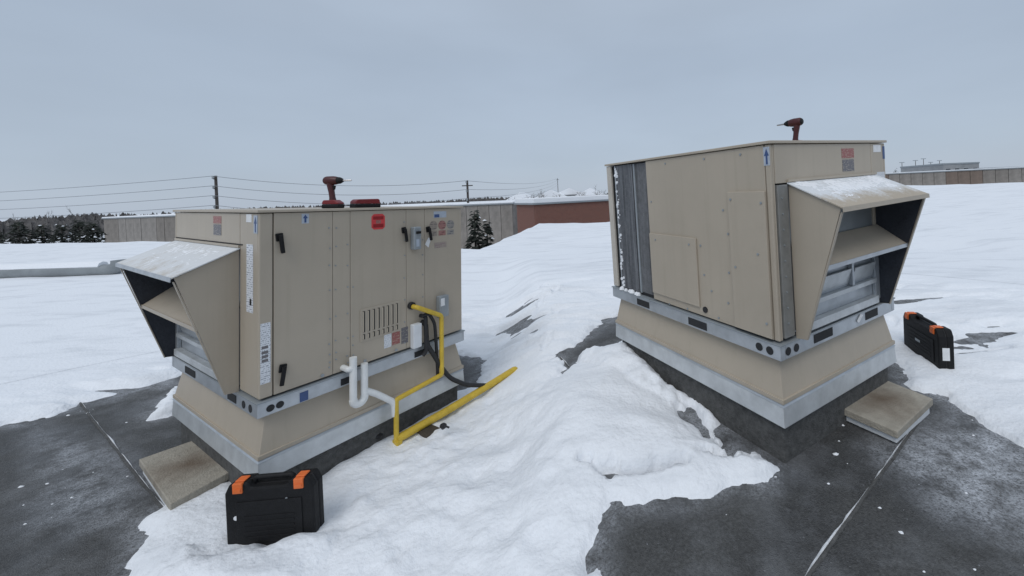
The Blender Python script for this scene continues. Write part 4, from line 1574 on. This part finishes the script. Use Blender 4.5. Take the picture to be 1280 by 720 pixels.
# the long low building with snow on its roof
def long_building(a, b, top, depth, lab, mats, n, name='long_building', roofh=.32):
    ax, ay = a
    bx, by = b
    d = Vector((bx - ax, by - ay, 0))
    ln = d.length
    ang = math.atan2(d.y, d.x)
    r = empty(name, Matrix.Translation((ax, ay, GZ)) @ Matrix.Rotation(ang, 4, 'Z'))
    tag(r, lab, 'building')
    H = top - GZ
    MB().box(0, ln, .12, depth, -.3, H).build('wall', M[mats[0]], r)
    rng = random.Random(9)
    w_ = ln / n
    meshes = {}
    for i in range(n):
        key = rng.choice(mats)
        if key not in meshes:
            p = MB().box(.03, w_ - .03, 0, .115, 0, H - .02).build('wall_panel', M[key], r, .02, seg=1)
            meshes[key] = p.data
        else:
            p = bpy.data.objects.new('wall_panel', meshes[key])
            C.objects.link(p)
            p.parent = r
        p.location = (i * w_, rng.uniform(-.02, .02), 0)
    MB().box(-.2, ln + .2, -.15, depth + .2, H + .002, H + .12).build('roof_edge', M['grey'], r)
    MB().box(-.18, ln + .18, -.12, depth + .15, H + .122, H + roofh).build('roof_snow', M['snowcap'], r, .08)
    return r


long_building((at(128, 64), 64), (at(640, 50), 50), .9, 18, 'long low brown-grey panelled building with a snowy roof past the left roof edge', ['clad', 'clad2', 'clad3'], 44)
b2 = long_building((at(668, 37), 37), (at(900, 50), 50), 1.0, 5, 'low red brick building with a snowy flat roof left of the coil side', ['brick'], 3, 'brick_building', .62)
long_building((at(1085, 72), 72), (at(1330, 62), 62), 3.05, 14, 'long low brown building with a snow-edged roof behind the right-hand hood', ['clad2', 'houseb', 'clad'], 16, 'low_building', .25)


def house(x, y, w_, d_, h, rh, wall, lab, yaw=0.0, flat=False, nw=3, group=None):
    r = empty('house' if not flat else 'office_building', Matrix.Translation((x, y, GZ)) @ Matrix.Rotation(yaw, 4, 'Z'))
    tag(r, lab, 'house' if not flat else 'building', group)
    MB().box(-w_ / 2, w_ / 2, 0, d_, -.3, h).build('wall', M[wall], r)
    if flat:
        MB().box(-w_ / 2 - .1, w_ / 2 + .1, -.1, d_ + .1, h + .002, h + .35).build('roof', M['grey'], r)
    else:
        MB().prism([(-w_ / 2 - .3, -.4, h + .002), (w_ / 2 + .3, -.4, h + .002), (0, -.4, h + rh)], (0, d_ + .8, 0)).build('roof', M['snowcap'], r)
    for i in range(nw):
        for z in ((h - 2.4,) if not flat else (h - 2.2, h - 5.2)):
            xx = -w_ / 2 + (i + .5) * w_ / nw
            f = MB().box(xx - .7, xx + .7, -.06, -.002, z, z + 1.3).build('window', M['housew'], r)
            MB().box(xx - .6, xx + .6, -.09, -.0602, z + .08, z + 1.2).build('pane', M['glass'], f)
    return r


HS = [(650, 120, 9, 6.5, 2.4, 'housew', 'pale house with a snowy gable in the gap between the two units'),
      (688, 130, 10, 7.0, 2.4, 'houseb', 'brown house with a snowy gable behind the brick building, leftmost'),
      (712, 140, 11, 7.6, 2.4, 'housew', 'pale house with a snowy gable behind the brick building, second from left'),
      (738, 125, 9, 7.2, 2.3, 'houseb', 'brown house with a snowy gable behind the brick building, nearest the coil')]
for px, y, w_, h, rh, wall, lab in HS:
    house(at(px, y), y, w_, 9, h, rh, wall, lab, 0.05, group='far houses behind the brick building')
house(at(1203, 95), 95, 9.5, 12, 11.2, 0, 'concrete', 'pale grey two-storey office building far off at the right', .1, True, 4)
house(at(1262, 90), 90, 12, 12, 9.6, 0, 'houseb', 'brown flat-roofed office building at the far right edge', .1, True, 4)

# trees among the houses and by the offices
TR = [(640, 100, 8.2, 3), (662, 105, 9.5, 3.2), (676, 110, 10.0, 3.4), (700, 118, 9.2, 3), (726, 112, 9.4, 3.2), (750, 108, 9.8, 3.4)]
for i, (px, y, h, sp) in enumerate(TR):
    bare_tree(at(px, y), y, h, sp, 60 + i, lab='leafless tree among the far houses above the brick building, ' + ('leftmost', 'second from the left', 'third from the left', 'third from the right', 'second from the right', 'rightmost, next to the coil')[i], group='leafless trees among the far houses')
for i, (px, y, h, sp) in enumerate(((75, 70, 8.6, 2.4), (92, 74, 10.0, 2.8), (108, 78, 8.4, 2.6), (52, 72, 9.0, 2.6), (20, 72, 8.8, 2.6))):
    bare_tree(at(px, y), y, h, sp, 80 + i, lab='leafless tree above the far left evergreens, ' + ("shorter one left of the tallest", 'taller one with the widest crown', 'nearest the panelled building', 'third from the left', 'leftmost of its row')[i], group='leafless trees above the left evergreens')
for i, (px, y, h) in enumerate(((1121, 80, 10.6),)):
    fir(at(px, y), y, h, 1.6, 90 + i, 'small dark fir above the low brown building, right of the tan unit', None, 500)
fir(at(1199, 74), 74, 9.6, 2.2, 95, 'dark rounded fir in front of the pale office building at the far right', None, 700)


# the far wood along the horizon
def far_wood():
    rng = random.Random(4)
    mb = MB()
    for i in range(5200):
        az = rng.uniform(-1.15, .95)
        dist = rng.uniform(230, 420)
        x, y = dist * math.sin(az), dist * math.cos(az)
        h = .74 * (8.2 + 2.6 * mnoise.noise(Vector((az * 9, 1, 0))) + 1.6 * mnoise.noise(Vector((az * 40, 2, 0)))) * rng.uniform(.8, 1.12) * (dist / 300) ** .5
        wd = rng.uniform(.9, 2.6)
        for k in range(2):
            a = rng.uniform(0, 3.14)
            dx, dy = math.cos(a) * wd, math.sin(a) * wd
            mb.add([(x - dx * .4, y - dy * .4, GZ), (x + dx * .4, y + dy * .4, GZ), (x + dx, y + dy, GZ + h * .6), (x + rng.uniform(-.4, .4), y, GZ + h), (x - dx, y - dy, GZ + h * .55)], [(0, 1, 2, 3, 4)])
    tag(mb.build('far_wood', M['twig']), 'far-off leafless wood along the horizon', 'wood', kind='stuff')


far_wood()


# ------------------------------------------------------------------ power line
def pole(px, y, top, lab, arms=3, r0=.16):
    x = at(px, y)
    r = empty('utility_pole', Matrix.Translation((x, y, GZ)))
    tag(r, lab, 'utility pole', 'utility poles of the power line')
    h = top - GZ
    MB().tube([(0, 0, -.2), (0, 0, h)], [r0, r0 * .72], 8).build('shaft', M['pole'], r)
    att = []
    for k in range(4):
        z = h - .35 - k * (1.15 if y < 100 else 1.0)
        br = MB().tube([(0, 0, z - .12), (.0, -.36, z)], .05, 6).build('bracket', M['pole'], r)
        MB().lathe([(0, .07), (.08, .12), (.16, .07), (.24, .12), (.32, .05)], (0, -.36, z - .02), (0, 0, 1), 8).build('insulator', M['grey'], br)
        att.append(Vector((x, y - .36, GZ + z + .3)))
    if arms:
        MB().box(-.7, .7, -.06, .06, h - .75, h - .62).build('crossarm', M['pole'], r)
    return att


PA = pole(-330, 62, 6.6, 'utility pole beyond the left edge of the view', 0)
PB = pole(271, 47, 5.75, 'utility pole rising behind the flat top of the latched unit', 0, .19)
PC = pole(585, 52, 4.2, 'utility pole right of the latched unit, behind the small fir', 1, .19)
PD = pole(698, 175, 9.0, 'thin distant utility pole above the brick building', 1)
for a, b, lab in ((PA, PB, 'thin power wire left of the pole behind the latched unit'), (PB, PC, 'thin power wire between the two poles above the latched unit'), (PC, PD, 'thin power wire running off to the distant pole')):
    for k in range(4):
        p, q = a[k], b[k]
        sag = .9 if (a is not PC) else 1.2
        pts = [p.lerp(q, t / 20) - Vector((0, 0, sag * 4 * (t / 20) * (1 - t / 20))) for t in range(21)]
        o = MB().tube(pts, .028, 5).build('power_wire', M['wire'])
        tag(o, ('topmost ', 'second highest ', 'third highest ', 'lowest ')[k] + lab, 'wire', 'parallel power wires on the poles')
# thin lamp posts on the right skyline
for i, px in enumerate((1129, 1146, 1156, 1165, 1176)):
    y = 150 + i * 3
    x = at(px, y)
    r = empty('lamp_post', Matrix.Translation((x, y, GZ)))
    tag(r, ('leftmost', 'second from the left', 'middle', 'second from the right', 'rightmost')[i] + ' of the thin far lamp posts on the right skyline', 'lamp post', 'far lamp posts on the right skyline')
    h = 14.5 + (i % 3) * .7
    MB().tube([(0, 0, 0), (0, 0, h)], [.14, .09], 6).build('shaft', M['pole'], r)
    MB().box(-.9, .9, -.15, .15, h - .02, h + .22).build('lamp_head', M['grey'], r)
